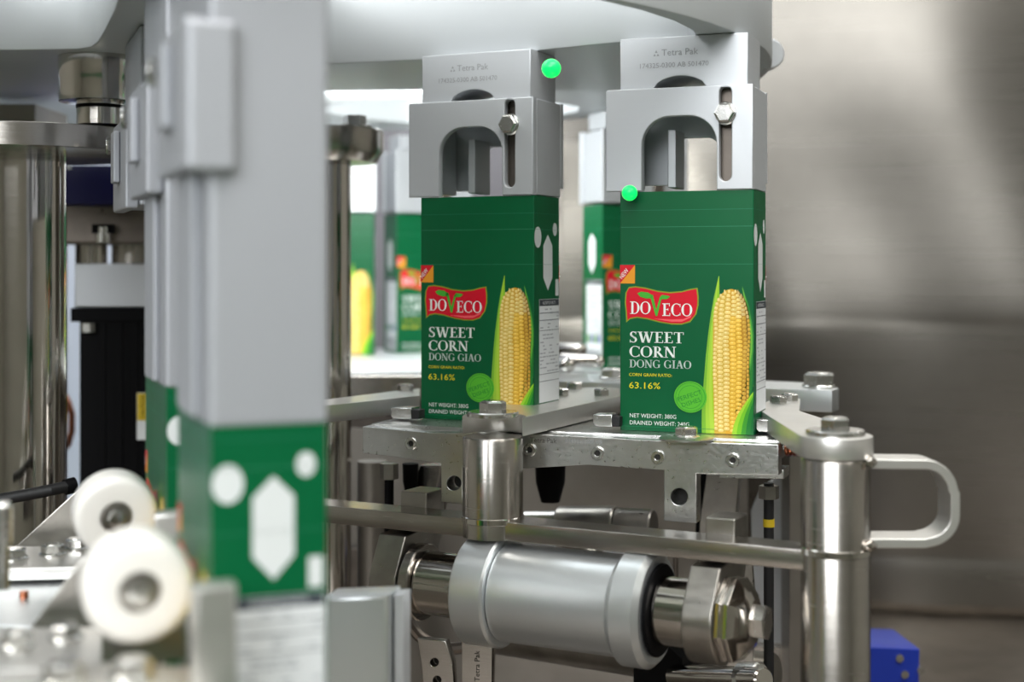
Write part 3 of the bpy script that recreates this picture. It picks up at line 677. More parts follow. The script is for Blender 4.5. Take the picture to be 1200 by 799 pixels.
arm('clamp arm on the middle post, reaching right behind the carton row', (QX, QY),
    [tang((QX, QY), o_(727, 464), -1), o_(727, 464), o_(726, 454), o_(700, 453), o_(655, 456.5), tang((QX, QY), o_(655, 456.5), 1)], [o_(656.6, 463), o_(673, 455.5), o_(704.7, 463.5)])
arm('bent clamp arm on the right-hand post, above the handle', (PX, PY),
    [tang((PX, PY), o_(891, 481), 1), o_(891, 481), o_(893, 473), o_(903, 468.5), o_(938, 467), o_(937, 481), tang((PX, PY), o_(937, 481), -1)], [o_(912, 472.5), o_(925, 469.5)])
ta = arm('left clamp arm running from behind the foreground column to the centre carton', (SX, SY),
    [Vector((SX+0.02, SY-0.014, 0)), o_(373, 476), o_(457, 467), o_(492, 463), o_(492, 455), o_(466, 457.5), o_(373, 469)], [o_(475, 458)])
# clamp fingers
for lab, a0, yy in (('small clamp finger at the left foot of the centre carton', (458, 492, 478, 491), 0.90), ('small clamp finger at the left foot of the right-hand carton', (695, 727, 486, 500), 0.845), ('small clamp finger at the right foot of the right-hand carton', (886, 914, 492, 506), 0.825)):
    x0, x1, y0, y1 = a0; pl = Plane(at((x0+x1)/2, 0, yy).x, yy, TH)
    t = thing('clamp_finger', lab, 'clamp', tuple(pl.p((x0+x1)/2, y1)), 0, 'clamp fingers')
    b = MB(); vslab(b, pl, [(x0, y0), (x1-10, y0), (x1-10, y1), (x0+3, y1), (x0, y1-3)], 0.014, 'bolt'); part('finger', b, t)
    b = MB(); vslab(b, pl, [(x1-10, y0+2), (x1-1, y0+3), (x1-1, y1), (x1-10, y1)], 0.010, 'rubber'); part('pad', b, t)
def post(label, x, y, z1, z0, r=0.0175, flange=True):
    t = thing('post', label, 'post', (x, y, z0), 0, 'steel posts')
    b = MB(); b.lathe((x, y, z1), (0, 0, -1), [(0, r*0.96), (0.0012, r), (z1-z0, r)], 'steel', 64); part('shaft', b, t)
    b = MB(); b.lathe((x, y, ZB+0.0015), (0, 0, -1), [(0, r+0.0002), (0.0004, r+0.0007), (0.0034, r+0.0007), (0.0038, r+0.0002)], 'chrome', 64); part('collar', b, t)
    return t
post('polished right-hand post with the D handle, running down out of view', PX, PY, ZA-0.0115, -0.395)
post('short polished middle post between the two sharp cartons', QX, QY, ZA-0.0115, -0.1535)
post('steel post standing behind the foreground column, at the left end of the side bar', SX, SY, ZA-0.0115, -0.395)
# side bar
t = thing('side_bar', 'long flat steel bar linking the posts low down', 'bar', (QX, QY, ZB-0.0125))
b = MB()
A = Vector((SX, SY, 0)); B = Vector((PX, PY, 0))
q = [A-dn*0.0108-du*0.03, B-dn*0.0108]
# plate with bores where the posts pass
rr = 0.0193
b2 = [A-dn*0.0108-du*0.03, B-dn*0.0108+du*0.004, B+dn*0.0108+du*0.004, A+dn*0.0108-du*0.03]
hslab(b, b2, ZB, 0.0105, 'steel', (), 0.0006); part('bar', b, t)
# handle: flat strip bent into a D
t = thing('handle', 'flat steel D-shaped handle sticking out right of the post', 'handle', (PX+0.02, PY, -0.16))
ph = Plane(PX, PY, math.radians(0))
path = [(1012, 540)]+[(1085, 541)]
path = [(1012, 540), (1040, 540.5), (1078, 541)]
for k in range(1, 12): a = PI/2*k/12; path.append((1078+32*math.sin(a), 575-34*math.cos(a)))
path += [(1112, 575), (1112, 598)]
for k in range(1, 12): a = PI/2*k/12; path.append((1078+34*math.cos(a), 600+31*math.sin(a)))
path += [(1078, 632), (1040, 632), (1012, 632)]
P = [ph.p(x, y) for x, y in path]; b = MB(); vs = []; fs = []
for i, p in enumerate(P):
    tt = (P[min(i+1, len(P)-1)]-P[max(i-1, 0)]).normalized(); nn = tt.cross(Vector((0, 1, 0))).normalized()
    for a, c in ((-.0024, -.011), (.0024, -.011), (.0024, .011), (-.0024, .011)): vs.append(p+nn*a+Vector((0, c, 0)))
for i in range(len(P)-1):
    for k in range(4): fs.append((i*4+k, i*4+(k+1) % 4, i*4+4+(k+1) % 4, i*4+4+k))
fs += [(3, 2, 1, 0), tuple((len(P)-1)*4+k for k in range(4))]
b.add(vs, fs, 'satin'); part('strip', b, t, 0.0006)
for py_ in (537, 634):
    b = MB(); qq = ph.p(1013, py_); b.lathe(qq+Vector((0, -0.0125, 0)), (1, 0, 0), [(-0.003, 0.001), (0, 0.0034), (0.003, 0.001)], 'chrome', 16); part('weld_bead', b, t)
# back bar
ZBB = -0.0825
t = thing('back_bar', 'flat pale steel bar behind the right-hand carton with a large bolt', 'bar', tuple(onz(800, 450, ZBB)))
b = MB(); pts = [onz(640, 446, ZBB), onz(727, 448.5, ZBB), onz(975, 457.5, ZBB), onz(983, 455, ZBB), onz(975, 449.5, ZBB), onz(727, 438, ZBB), onz(640, 437, ZBB)]
hslab(b, pts, ZBB, 0.015, 'alu_soft', (), 0.0006); part('bar', b, t)
qb = onz(960, 453.5, ZBB); put('hex_bolt', bolt_mesh('large_bolt', 0.0115, 0.0085, 'bolt', 0.0118), t, qb, (0, 0, .2))
qb = onz(716, 443.5, ZBB); put('hex_bolt', bolt_mesh('yellow_bolt', 0.0085, 0.0065, 'bolt', 0.0092), t, qb, (0, 0, .6))
b = MB(); q = onz(960, 453, ZBB); b.box((q.x-0.005, q.y+0.02, -0.249), (0.03, 0.03, 0.298), 'shroud'); part('support_leg', b, t, 0.001)

# ================================================================== ACTUATOR CYLINDER
AXZ = -0.1845; a0 = Vector((QX, QY-0.002, AXZ))
def sx(px):      # distance along the axis whose point appears at column px
    k = (px-600)/F; return (k*a0.y-a0.x)/(du.x-k*du.y)
def AP(px): return a0+du*sx(px)
t = thing('actuator_cylinder', 'horizontal satin aluminium cylinder under the side bar with ringed ends', 'cylinder', tuple(a0-Vector((0, 0, 0.034))))
def along(p0, p1, prof_r, m, n=64, ch=0.0008):
    b = MB(); L_ = sx(p1)-sx(p0); b.lathe(AP(p0), du, [(0, prof_r-ch), (ch, prof_r), (L_-ch, prof_r), (L_, prof_r-ch)], m, n); return b
part('left_collar', along(556, 594, 0.0318, 'alu_soft', ch=0.0012), t, label='broad aluminium collar')
part('barrel', along(594.5, 733, 0.0277, 'alu_soft'), t)
part('right_collar', along(733.5, 771, 0.0318, 'alu_soft', ch=0.003), t, label='broad aluminium collar')
part('bearing_ring', along(771.5, 776, 0.0250, 'black'), t, label='dark bearing ring')
b = MB(); b.box(AP(672)+Vector((0, 0, 0.0295)), (0.030, 0.022, 0.004), 'alu', -math.radians(27.6))
t = thing('axle', 'polished steel axle ends either side of the aluminium cylinder', 'axle', tuple(AP(500)-Vector((0, 0, 0.02))))
part('left_sleeve', along(500, 555.5, 0.0184, 'chrome'), t)
part('left_disc', along(488, 499.5, 0.0226, 'steel'), t)
part('right_sleeve', along(776.5, 816, 0.0184, 'chrome'), t)
t = thing('link_plate', 'right steel link plate with rounded foot and cone-shaped nut', 'link', tuple(AP(830)-Vector((0, 0, 0.03))))
def link(t, p0, p1, topdx, z_top, r=0.0248):
    L_ = sx(p1)-sx(p0); b = MB(); P_ = []
    n_ = 20
    # outline in the plane across the axis: local (dn, z)
    out = [(r*math.cos(PI+PI*k/n_), r*math.sin(PI+PI*k/n_)) for k in range(n_+1)]
    out += [(0.034, 0.026), (0.036, 0.050), (0.0135, 0.050), (0.0125, 0.0295), (-0.010, 0.0280), (-r*0.98, 0.006)]
    o3 = [AP(p0)+dn*x+Vector((0, 0, zz)) for x, zz in out]
    b.prism(o3, du*L_, 'steel_dull'); return b
part('plate', link(t, 816.5, 852, 0.011, 0.028), t, 0.001)
b = MB(); L0 = AP(852.5); b.lathe(L0, du, [(0, 0.0235), (0.0025, 0.0235), (0.003, 0.0225), (0.004, 0.0225), (0.0045, 0.0235), (0.007, 0.0235), (0.0145, 0.0145), (0.0155, 0.012)], 'chrome', 8, phase=0.3); part('cone_nut', b, t, 0.0004, smooth=20)
b = MB(); b.lathe(L0+du*0.0155, du, [(0, 0.0095), (0.006, 0.0095), (0.0068, 0.0085)], 'bolt', 6); part('end_nut', b, t)
t = thing('link_plate', 'left steel link plate, mirror bright, beside the aluminium cylinder', 'link', tuple(AP(470)-Vector((0, 0, 0.03))))
part('plate', link(t, 455, 486, 0.018, 0.028, 0.022), t, 0.001)
# parts below the actuator
PLW = Plane(AP(560).x, AP(560).y+0.01, math.radians(20))
for lab, pts, hol in (('perforated steel strap bottom centre-left, with two dark bores', [(489, 748), (522, 751), (530, 775), (533, 830), (498, 830), (494, 780)], [(509, 776), (512, 797)]),
                      ('narrow steel strap with engraved lettering under the cylinder', [(541, 750), (577, 752), (575, 830), (541, 830)], [])):
    t = thing('strap', lab, 'strap', tuple(PLW.p(pts[0][0]+15, 829)))
    b = MB(); vslab(b, PLW, pts, 0.006, 'steel', [ring(x, y, 5, 5, 16) for x, y in hol]); part('strap_plate', b, t)
    for x, y in hol: b = MB(); b.lathe(PLW.p(x, y, 0.0058), -PLW.n, [(0, .0026), (.0003, .0026)], 'hole', 16); part('bore', b, t)
    if not hol:
        me = text('Tetra Pak', 0.0046, 0.00005); b = MB(); tt, zz_ = PLW.st(562, 799); b.mesh_in(me, PLW.mat(0) @ Matrix.Translation((tt, zz_, 0.0001)) @ Matrix.Rotation(PI/2, 4, 'Z'), 'engrave_dark'); part('engraved_lettering', b, t, smooth=None)
t = thing('guide_ring', 'dark curved steel guide hoop left under the axle', 'hoop', tuple(at(490, 740, 0.93)))
b = MB(); pth = [at(472+58*(1-math.cos(a)), 700+60*math.sin(a), 0.93) for a in [PI*0.9*k/24 for k in range(25)]]; b.tube(pth, 0.004, 'plate_dark', 10, (0, 1, 0)); part('hoop', b, t)
# cross shaft low behind
t = thing('cross_tube', 'long dull steel tube lying low behind the cylinder', 'tube', tuple(at(700, 760, 0.98)))
b = MB(); b.cyl(at(575, 742, 1.04), at(905, 792, 0.90), 0.014, 'steel_dull', 32); part('tube', b, t)
t = thing('mount_block', 'black motor block under the right end of the cylinder', 'motor', tuple(at(772, 799, 0.90)))
b = MB(); pl = Plane(at(770, 0, .9).x, .9, math.radians(20)); vslab(b, pl, [(742, 775), (760, 757), (778, 752), (800, 772), (798, 850), (742, 850)], 0.05, 'black', (), 0, 0.001); part('block', b, t)
t = thing('lower_shaft', 'thin bright shaft with a coupling at the bottom right', 'shaft', tuple(at(870, 800, 0.86)))
b = MB(); b.cyl(at(790, 792, .90), at(896, 797, .83), 0.0075, 'chrome', 24, 0.001); part('rod', b, t)
b = MB(); b.cyl(at(868, 796, .85), at(892, 797, .84), 0.0105, 'bolt', 24, 0.001); part('coupling', b, t)

# ================================================================== BEHIND THE RAIL, LOWER MIDDLE
t = thing('inner_shroud', 'brown-grey steel shroud low behind the rail', 'panel', tuple(at(650, 799, 1.22)))
PS = Plane(at(380, 0, 1.18).x, 1.18, math.radians(16))
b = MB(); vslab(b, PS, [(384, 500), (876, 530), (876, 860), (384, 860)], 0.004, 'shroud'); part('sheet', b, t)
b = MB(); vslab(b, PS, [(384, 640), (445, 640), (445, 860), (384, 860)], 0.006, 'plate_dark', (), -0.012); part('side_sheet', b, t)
t = thing('side_cover', 'light grey folded cover left of the right-hand post', 'panel', tuple(at(910, 799, 1.02)))
PC = Plane(at(910, 0, 1.05).x, 1.05, math.radians(8))
b = MB(); vslab(b, PC, [(880, 600), (890, 575), (912, 556), (948, 552), (948, 757), (884, 752)], 0.004, 'alu'); part('upper_sheet', b, t)
b = MB(); vslab(b, PC, [(874, 753), (948, 758), (948, 870), (874, 870)], 0.02, 'steel', (), -0.006); part('lower_sheet', b, t)
b = MB(); vslab(b, PC, [(886, 762), (897, 763), (896, 790), (885, 790)], 0.0005, 'white', (), -0.0067); part('sticker', b, t)
# black cones (nozzles) under the rail
def nozzle(lab, px, w0, w1, y0, y1, Y):
    t = thing('nozzle', lab, 'nozzle', tuple(at(px, y1, Y)), 0, 'black tapered nozzles')
    b = MB(); b.lathe(at(px, y0, Y), (0, 0, -1), [(0, w0/F*Y/2), ((y1-y0)*0.5/F*Y, w0*0.94/F*Y/2), ((y1-y0)/F*Y, w1/F*Y/2)], 'black', 32); part('cone', b, t)
nozzle('black nozzle under the left end of the rail', 481, 19, 8, 543, 586, 0.95)
nozzle('broad black nozzle hanging between middle post and rail tab', 645, 36, 22, 543, 588, 0.97)
# struts
def strut(name, lab, cat, Y, th, pts, thick, m, bev=0.0006, group=None):
    pl = Plane(at(pts[0][0], 0, Y).x, Y, math.radians(th)); t = thing(name, lab, cat, tuple(pl.p(pts[0][0], max(q[1] for q in pts))), 0, group)
    b = MB(); vslab(b, pl, pts, thick, m, (), 0, bev); part('plate', b, t); return t, pl
strut('strut', 'slanting bright strut left of the middle post', 'strut', 0.955, 25, [(492, 545), (517, 545), (503, 620), (475, 662), (452, 662), (470, 615)], 0.02, 'steel')
strut('strut', 'slanting brown-grey strut right of the rail tab', 'strut', 0.95, 15, [(828, 556), (866, 556), (862, 612), (862, 650), (818, 650), (820, 610)], 0.02, 'steel_dull')
strut('strut', 'dark slim strut beside the right rail tab', 'strut', 0.97, 15, [(818, 556), (828, 556), (826, 610), (814, 640)], 0.01, 'black')
strut('cover_flap', 'broad curved flap at the right, behind the cone nut', 'plate', 0.90, 12, [(852, 640), (880, 640), (885, 700), (882, 799), (862, 860), (848, 860), (852, 760)], 0.01, 'steel_dull')
t = thing('cover_tube', 'greenish translucent-looking sleeve lying across behind the bar', 'tube', tuple(at(690, 600, 1.0)))
b = MB(); b.cyl(at(655, 614, 1.0), at(722, 614, 0.985), 0.0125, 'steel_dull', 40, 0.001); part('sleeve', b, t)
b = MB(); b.cyl(at(722.5, 616, 0.985), at(766, 618, 0.975), 0.0125, 'steel_dull', 40, 0.001); part('end_sleeve', b, t)
b = MB(); b.cyl(at(615, 612, 1.005), at(654, 612, 1.0), 0.008, 'bolt', 30); part('journal', b, t)
t = thing('ball_knob', 'dark round steel ball below the bar, behind the cylinder', 'knob', tuple(at(685, 650, 0.96)))
b = MB(); b.lathe(at(685, 652, .96), (0, 0, 1), [(0.012*math.sin(a), 0.012*math.cos(a)) for a in [-PI/2+PI*k/16 for k in range(17)]], 'steel_dull', 24); part('ball', b, t)
b = MB(); b.cyl(at(660, 640, .962), at(700, 636, .958), 0.006, 'plate_dark', 20); part('pin', b, t)
strut('bracket_plate', 'pale plate just under the side bar, left of the ball', 'plate', 0.955, 15, [(612, 630), (650, 634), (648, 665), (610, 660)], 0.006, 'alu')
strut('bracket_plate', 'pale plate just under the side bar, right of the ball', 'plate', 0.945, 15, [(707, 640), (740, 642), (738, 668), (705, 665)], 0.006, 'alu')
# rods with nuts
def rod(lab, px, Y, y0, y1, w, m, nut=None, band=None):
    t = thing('adjusting_rod', lab, 'rod', tuple(at(px, y1, Y)), 0, 'upright rods below the rail')
    b = MB(); b.cyl(at(px, y1, Y), at(px, y0, Y), w/F*Y/2, m, 20); part('rod', b, t)
    if nut: b = MB(); b.lathe(at(px, nut[1], Y), (0, 0, 1), [(0, nut[2]/F*Y/2), ((nut[1]-nut[0])/F*Y, nut[2]/F*Y/2)], 'steel_dull', 6); part('nut', b, t)
    if band: b = MB(); b.cyl(at(px, band[1], Y), at(px, band[0], Y), w/F*Y/2+0.0004, 'yellow', 20); part('yellow_band', b, t)
rod('thin black rod with a nut under the left end of the rail', 456, 0.93, 545, 660, 11, 'black', (543, 561, 22))
rod('long black tube with a yellow band, left of the right-hand post', 901, 0.88, 566, 840, 12, 'rubber', (569, 584, 24), (608, 617))
rod('thin red-brown rod behind the right collar of the cylinder', 792, 0.95, 640, 690, 6, 'plate_dark')
t = thing('grey_upright', 'dim grey round upright left of the slanting strut', 'post', tuple(at(430, 799, 1.06)))
b = MB(); b.cyl(at(436, 860, 1.06), at(436, 540, 1.06), 0.011, 'shroud', 32); part('shaft', b, t)
t = thing('machine_box', 'big bright blue box low at the right edge of the right-hand post', 'box', tuple(at(1045, 860, 1.05)))
pl = Plane(at(1016, 0, 1.06).x, 1.06, math.radians(-4))
b = MB(); vslab(b, pl, [(985, 757), (1078, 761), (1076, 870), (985, 870)], 0.06, 'blue', (), 0, 0.001); part('body', b, t)
b = MB(); 
for q in ((1054, 771), (1060, 790), (1079, 785)): b.lathe(pl.p(*q), -pl.n, [(0, 0.003), (0.0015, 0.003)], 'bolt', 12)
part('screw', b, t, label='small screws')

# ================================================================== REAR TABLE AND RODS
t = thing('rear_table', 'blurred slatted steel table under the rear cartons', 'table', (-0.05, 1.4, -0.10))
b = MB()
def sl(x0, x1, y0, y1, n_=9):
    for k in range(n_):
        ya = y0+(y1-y0)*k/n_; yb = ya+(y1-y0)/n_*0.72
        m_ = MB(); m_.box(((x0+x1)/2, (ya+yb)/2, -0.0905), (x1-x0, yb-ya, 0.008), 'alu_soft'); part('slat', m_, t, 0.001)
sl(-0.32, 0.14, 1.215, 1.56)
b.box((-0.09, 1.205, -0.100), (0.46, 0.012, 0.02), 'steel'); part('side_rail', b, t, 0.001); b = MB(); b.box((-0.09, 1.57, -0.100), (0.46, 0.012, 0.02), 'steel'); part('side_rail', b, t, 0.001)
b = MB(); b.box((-0.09, 1.23, -0.127), (0.44, 0.02, 0.032), 'plate_dark'); part('under_beam', b, t, 0.001)
for sx_ in (-0.30, 0.12):
    b = MB(); b.box((sx_, 1.40, -0.25), (0.02, 0.3, 0.30), 'shroud'); part('leg', b, t, 0.001)
def chrod(lab, p, q, r):
    t = thing('chrome_rod', lab, 'rod', tuple((p+q)/2-Vector((0, 0, r))), 0, 'chrome rods between the cartons')
    b = MB(); L_ = (q-p).length; b.lathe(p, q-p, [(0, 0.0003)]+[(r-r*math.cos(a), r*math.sin(a)) for a in [PI/2*k/6 for k in range(1, 7)]]+[(L_-r+r*math.sin(a), r*math.cos(a)) for a in [PI/2*k/6 for k in range(0, 6)]]+[(L_, 0.0003)], 'chrome', 24)
    part('rod', b, t)
chrod('upper chrome rod with rounded end, left of the rear barcode carton', at(640, 408, 1.20), at(686, 410, 1.17), 0.006)
chrod('longer chrome rod with rounded end, in front of the rear barcode carton', at(655, 420, 1.11), at(707, 424, 1.08), 0.0052)
chrod('short chrome rod end right of the centre carton', at(640, 428, 1.13), at(669, 427, 1.08), 0.0058)

# ================================================================== CHROME POST WITH CAP (centre left)
t = thing('capped_post', 'slim chrome post with a flat round cap between foreground column and rear cartons', 'post', (at(391, 0, 1.05).x, 1.05, -0.40))
X, Y = at(391, 0, 1.05).x, 1.05
b = MB(); b.cyl((X, Y, -0.40), (X, Y, 0.078), 0.0128, 'chrome', 48); part('shaft', b, t)
X2 = at(384, 0, 1.05).x
b = MB(); b.lathe((X2, Y, 0.078), (0, 0, 1), [(0, 0.036), (0.008, 0.041), (0.0235, 0.041), (0.0245, 0.040)], 'steel', 64); part('cap', b, t)
b = MB(); b.lathe((X2+0.02, Y, 0.1025), (0, 0, 1), [(0, 0.013), (0.003, 0.013), (0.0035, 0.0115)], 'bolt', 32); b.lathe((X2+0.02, Y, 0.106), (0, 0, 1), [(0, 0.0085), (0.007, 0.0085)], 'bolt', 6); part('cap_bolt', b, t)

# ================================================================== LEFT POST WITH FLANGE
t = thing('flanged_post', 'thick mirror-polished post at the left edge under a wide round flange', 'post', (-0.319, 0.93, -0.40))
b = MB(); b.cyl((-0.319, 0.93, -0.40), (-0.319, 0.93, 0.078), 0.0268, 'chrome', 72); part('shaft', b, t)
b = MB(); b.lathe((-0.319, 0.93, 0.0735), (0, 0, 1), [(0, 0.078), (0.001, 0.083), (0.0145, 0.083), (0.0150, 0.0825)], 'steel', 96); part('flange', b, t)
# ================================================================== MOTOR UNIT
YM = 1.12
t = thing('servo_motor', 'black upright motor with silver gearbox and yellow caution sticker, left behind the rollers', 'motor', (at(132, 0, YM+0.04).x, YM+0.04, -0.40))
pm = Plane(at(92, 0, YM).x, YM, math.radians(-3))
def vb(x0, x1, y0, y1, m, d=0, th=0.06, bev=0.001):
    b = MB(); vslab(b, pm, [(x0, y0), (x1, y0), (x1, y1), (x0, y1)], th, m, (), d, bev); return b
part('motor_body', vb(93, 205, 372, 860, 'black'), t)
for k, x in enumerate((118, 138, 156)): part('cooling_rib', vb(x, x+6, 376, 850, 'black', -0.0012, 0.0015, 0.0003), t)
part('motor_flange', vb(83, 208, 361, 377, 'black', -0.002, 0.064), t)
part('gearbox', vb(87, 205, 309, 360, 'alu', 0, 0.06, 0.0015), t, label='silver square gearbox')
me = text('OUTPUT', 0.004, 0.00005); b = MB()
b = MB(); b.cyl(at(107, 309, YM+.03), at(107, 285, YM+.03), 0.0125, 'chrome', 32); b.cyl(at(160, 309, YM+.04), at(160, 285, YM+.04), 0.020, 'steel', 40); part('coupling', b, t)
b = MB(); b.lathe(at(103, 389, YM-.004), (0, 0, 1), [(0, .0055), (.007, .0055)], 'bolt', 6); part('motor_bolt', b, t)
st = part('caution_sticker', vb(161, 178, 460, 515, 'white', -0.0026, 0.0006, 0.0002), t, label='yellow and white caution sticker')
b = vb(161.6, 178, 460.6, 492, 'yellow', -0.0029, 0.0003, 0.0001); part('yellow_field', b, st)
me = text('CAUTION', 0.0042, 0.00004); b = MB(); tt, zz_ = pm.st(170.5, 490); b.mesh_in(me, pm.mat(-0.0031) @ Matrix.Translation((tt, zz_, 0)) @ Matrix.Rotation(PI/2, 4, 'Z'), 'black'); part('sticker_lettering', b, st, smooth=None)
t = thing('drive_housing', 'navy blue box over a dull steel plate, beneath the left flange', 'housing', tuple(at(110, 290, YM)))
part('blue_cover', vb(60, 215, 196, 241, 'navy', -0.02, 0.09), t, label='navy blue cover')
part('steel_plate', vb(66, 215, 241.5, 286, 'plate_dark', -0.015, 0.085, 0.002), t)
b = vb(78, 91, 196, 200.5, 'white', -0.0205, 0.0005, 0.0001); part('label_strip', b, t)
b = MB()
for (x, y, w, h) in ((142, 241, 26, 0.8), (142, 244, 8, 1), (152, 244, 14, 1), (142, 247, 6, 1), (154, 247, 11, 1), (142, 252, 26, .8), (120, 251, 12, .8), (134, 251, 5, .8)):
    vslab(b, pm, [(x, y), (x+w, y), (x+w, y+h), (x, y+h)], 0.0002, 'engrave_dark', (), -0.0153, 0)
vslab(b, pm, [(122, 249), (125, 244), (128, 249)], 0.0002, 'engrave_dark', (), -0.0153, 0); part('engraved_lettering', b, t, smooth=None)
b = MB(); b.box(at(121, 268, YM-0.018), (0.016, 0.006, 0.007), 'black'); part('bolt_recess', b, t)
b = MB(); b.lathe(at(121, 284, YM-0.02), (0, 0, 1), [(0, .0058), (.007, .0058), (.007, .004), (.012, .004)], 'bolt', 16); part('plate_bolt', b, t)
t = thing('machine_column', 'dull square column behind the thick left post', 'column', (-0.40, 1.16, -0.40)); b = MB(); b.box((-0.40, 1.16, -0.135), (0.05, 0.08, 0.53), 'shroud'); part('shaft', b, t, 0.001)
# orange hose far left
t = thing('orange_hose', 'short orange hose curving between the left post and the motor', 'hose', tuple(at(82, 545, 1.25)))
b = MB(); b.tube([at(74, 460, 1.25), at(80, 472, 1.25), at(84, 485, 1.25), at(84, 505, 1.25), at(80, 520, 1.25), at(72, 530, 1.25), at(66, 545, 1.25)], 0.003, 'copper', 12, (0, 1, 0)); part('hose', b, t)
# black cable lower left
t = thing('black_cable', 'black cable crossing the foot of the thick left post', 'cable', tuple(at(40, 580, 0.85)))
b = MB(); b.tube([at(-40, 590, .85), at(0, 585, .85), at(30, 580, .85), at(60, 574, .85), at(84, 569, .86)], 0.0036, 'rubber', 14, (0, 0, 1)); part('cable', b, t)
b = MB(); b.cyl(at(76, 571, .858), at(88, 568, .862), 0.0048, 'black', 16); part('cable_end', b, t)

# ================================================================== ROLLERS AND BRACKETS
axr = Vector((0.36, -0.92, -0.10)).normalized()
def roller(label, c, r=0.0190):
    t = thing('roller', label, 'roller', (c.x, c.y, c.z-r), 0, 'white nylon rollers')
    b = MB(); h_ = 0.0105
    pr = [(-h_, r*0.45), (-h_, r-0.004)]+[(-h_+0.004-0.004*math.cos(a), r-0.004+0.004*math.sin(a)) for a in [PI/2*k/6 for k in range(1, 7)]]
    pr += [(h_-0.004+0.004*math.sin(a), r-0.004+0.004*math.cos(a)) for a in [PI/2*k/6 for k in range(0, 7)]]+[(h_, r*0.40), (h_-0.003, r*0.38), (h_-0.003, 0.0005)]
    b.lathe(c, axr, pr, 'pom', 64); part('tyre', b, t)
    b = MB(); b.lathe(c+axr*0.0076, axr, [(0, r*0.375), (0.0018, r*0.375), (0.0022, r*0.33), (0.0022, 0.0045)], 'steel_dull', 36); part('bearing', b, t)
    b = MB(); b.lathe(c+axr*0.0086, axr, [(0, 0.0040), (0.003, 0.0040), (0.0034, 0.003)], 'bolt', 24); part('axle_screw', b, t)
    return t
RB_ = at(160, 684, 0.50); RA_ = at(134, 600, 0.66)
roller('large blurred white nylon roller, nearer of the two', RB_)
roller('white nylon roller further back, partly covered by the nearer roller', RA_, 0.0188)
def bracket(label, cr, s_, tri, plate, bolts, Y, grp='roller brackets'):
    t = thing('roller_bracket', label, 'bracket', (cr.x-0.03, cr.y+0.01, -0.16), 0, grp)
    pl = Plane(cr.x, Y, math.radians(-8)); b = MB(); vslab(b, pl, tri, 0.005, 'steel_dull', (), 0.012); part('gusset', b, t)
    b = MB(); hslab(b, plate, plate[0].z, 0.006, 'satin'); part('foot_plate', b, t)
    for q in bolts: put('hex_bolt', BOLT, t, q, (0, 0, random.uniform(0, 1)), sc=s_)
    b = MB(); b.cyl(cr-axr*0.020, cr-axr*0.0100, 0.0045, 'bolt', 20); part('axle', b, t)
    return t
zA = -0.150
bracket('triangular steel bracket behind the farther roller', RA_, 0.9, [(8, 650), (88, 577), (140, 585), (150, 690), (10, 690)],
        [onz(-60, 668, zA), onz(110, 664, zA), onz(112, 640, zA), onz(-60, 640, zA)], [onz(17, 655, zA), onz(62, 650, zA), onz(90, 643, zA)], 0.80)
zA = -0.152
bracket('triangular steel bracket behind the nearer roller', RB_, 0.85, [(28, 745), (92, 660), (165, 668), (190, 800), (20, 800)],
        [onz(-90, 790, -.142), onz(118, 780, -.142), onz(120, 735, -.142), onz(-90, 735, -.142)], [onz(20, 757, -.142), onz(77, 748, -.142)], 0.585)
t = thing('lower_bracket', 'blurred steel bracket with bolts at the bottom left corner', 'bracket', tuple(at(100, 860, 0.44)))
b = MB(); hslab(b, [onz(-150, 850, -.135), onz(260, 850, -.135), onz(250, 782, -.135), onz(130, 776, -.135), onz(-120, 800, -.135)], -.135, 0.010, 'satin'); part('foot_plate', b, t)
for q in (onz(155, 794, -.135), onz(75, 800, -.135)): put('hex_bolt', BOLT, t, q, (0, 0, .4))
b = MB(); pl = Plane(at(180, 0, .49).x, .49, math.radians(-15)); vslab(b, pl, [(128, 740), (212, 726), (222, 790), (128, 800)], 0.02, 'steel_dull', (), 0.02); part('upright', b, t)
t = thing('support_post', 'blurred slim steel post at the extreme left edge', 'post', tuple(at(4, 690, 0.62)))
b = MB(); b.lathe(at(3, 690, .62), (0, 0, 1), [(0, .0028), (.020, .0028), (.020, .0045), (.036, .0045), (.038, .003)], 'bolt', 20); part('shaft', b, t)
t = thing('tray_plate', 'pale wet metal tray between the two roller brackets', 'tray', tuple(onz(40, 700, -.158)))
b = MB(); hslab(b, [onz(-80, 730, -.158), onz(75, 735, -.158), onz(100, 668, -.158), onz(-80, 668, -.158)], -.158, 0.004, 'alu_soft'); part('tray', b, t)
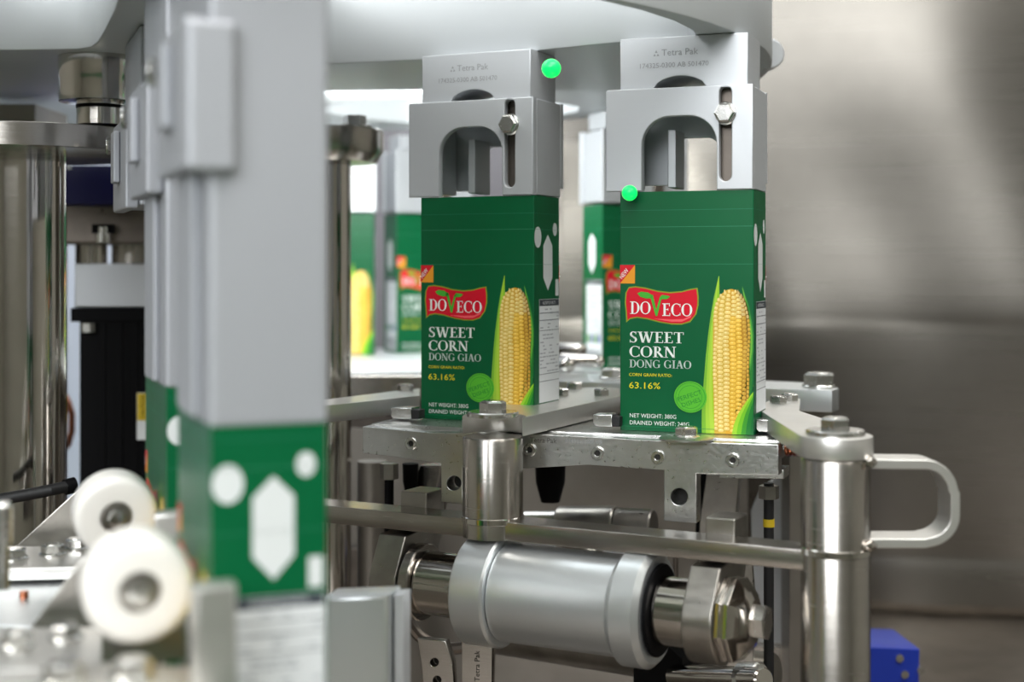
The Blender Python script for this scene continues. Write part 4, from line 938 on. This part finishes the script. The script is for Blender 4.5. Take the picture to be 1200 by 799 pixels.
b = MB(); b.cyl(onz(28, 700, -.158), onz(28, 700, -.158)+Vector((0, 0, .003)), 0.0022, 'copper', 14); part('pin', b, t, label='small orange pin')
# guide blocks next to the foreground carton
t = thing('guide_block', 'blurred shiny steel block left of the foreground carton foot', 'block', tuple(at(255, 850, 0.46)))
pl = Plane(at(255, 0, .455).x, .455, math.radians(-20)); b = MB(); vslab(b, pl, [(226, 690), (278, 686), (280, 880), (228, 890)], 0.012, 'satin', (), 0, 0.0015); part('block', b, t)
t = thing('guide_block', 'small blurred steel block between farther roller and green cartons', 'block', tuple(at(195, 640, 0.60)))
pl = Plane(at(195, 0, .60).x, .60, math.radians(-10)); b = MB(); vslab(b, pl, [(180, 604), (216, 601), (214, 632), (182, 634)], 0.014, 'satin', (), 0, 0.001); part('block', b, t)
t = thing('guide_block', 'bright silver block standing right of the foreground carton', 'block', tuple(at(425, 850, 0.66)))
pl = Plane(at(387, 0, .68).x, .68, math.radians(12)); b = MB(); vslab(b, pl, [(380, 700), (455, 697), (455, 880), (380, 880)], 0.022, 'alu_soft', (), 0, 0.002); part('block', b, t)
b = MB(); vslab(b, pl, [(457, 700), (469, 699), (469, 880), (457, 880)], 0.012, 'alu', (), 0.006, 0.0008); part('side_plate', b, t)

# ================================================================== GREEN REFLECTED SPOTS
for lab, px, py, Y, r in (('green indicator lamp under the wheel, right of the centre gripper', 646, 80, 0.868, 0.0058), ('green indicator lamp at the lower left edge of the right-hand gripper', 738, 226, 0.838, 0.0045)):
    c = at(px, py, Y); t = thing('indicator_lamp', lab, 'lamp', tuple(c), 0, 'green indicator lamps')  # reflections in glass, built as added glowing domes on the machine
    b = MB(); b.lathe(c, (0, -1, 0), [(0, r), (r*0.5, r*0.86), (r*0.8, r*0.5), (r*0.9, 0.0003)], 'led', 24); part('lens', b, t)  # glowing dome in place of the reflected spot
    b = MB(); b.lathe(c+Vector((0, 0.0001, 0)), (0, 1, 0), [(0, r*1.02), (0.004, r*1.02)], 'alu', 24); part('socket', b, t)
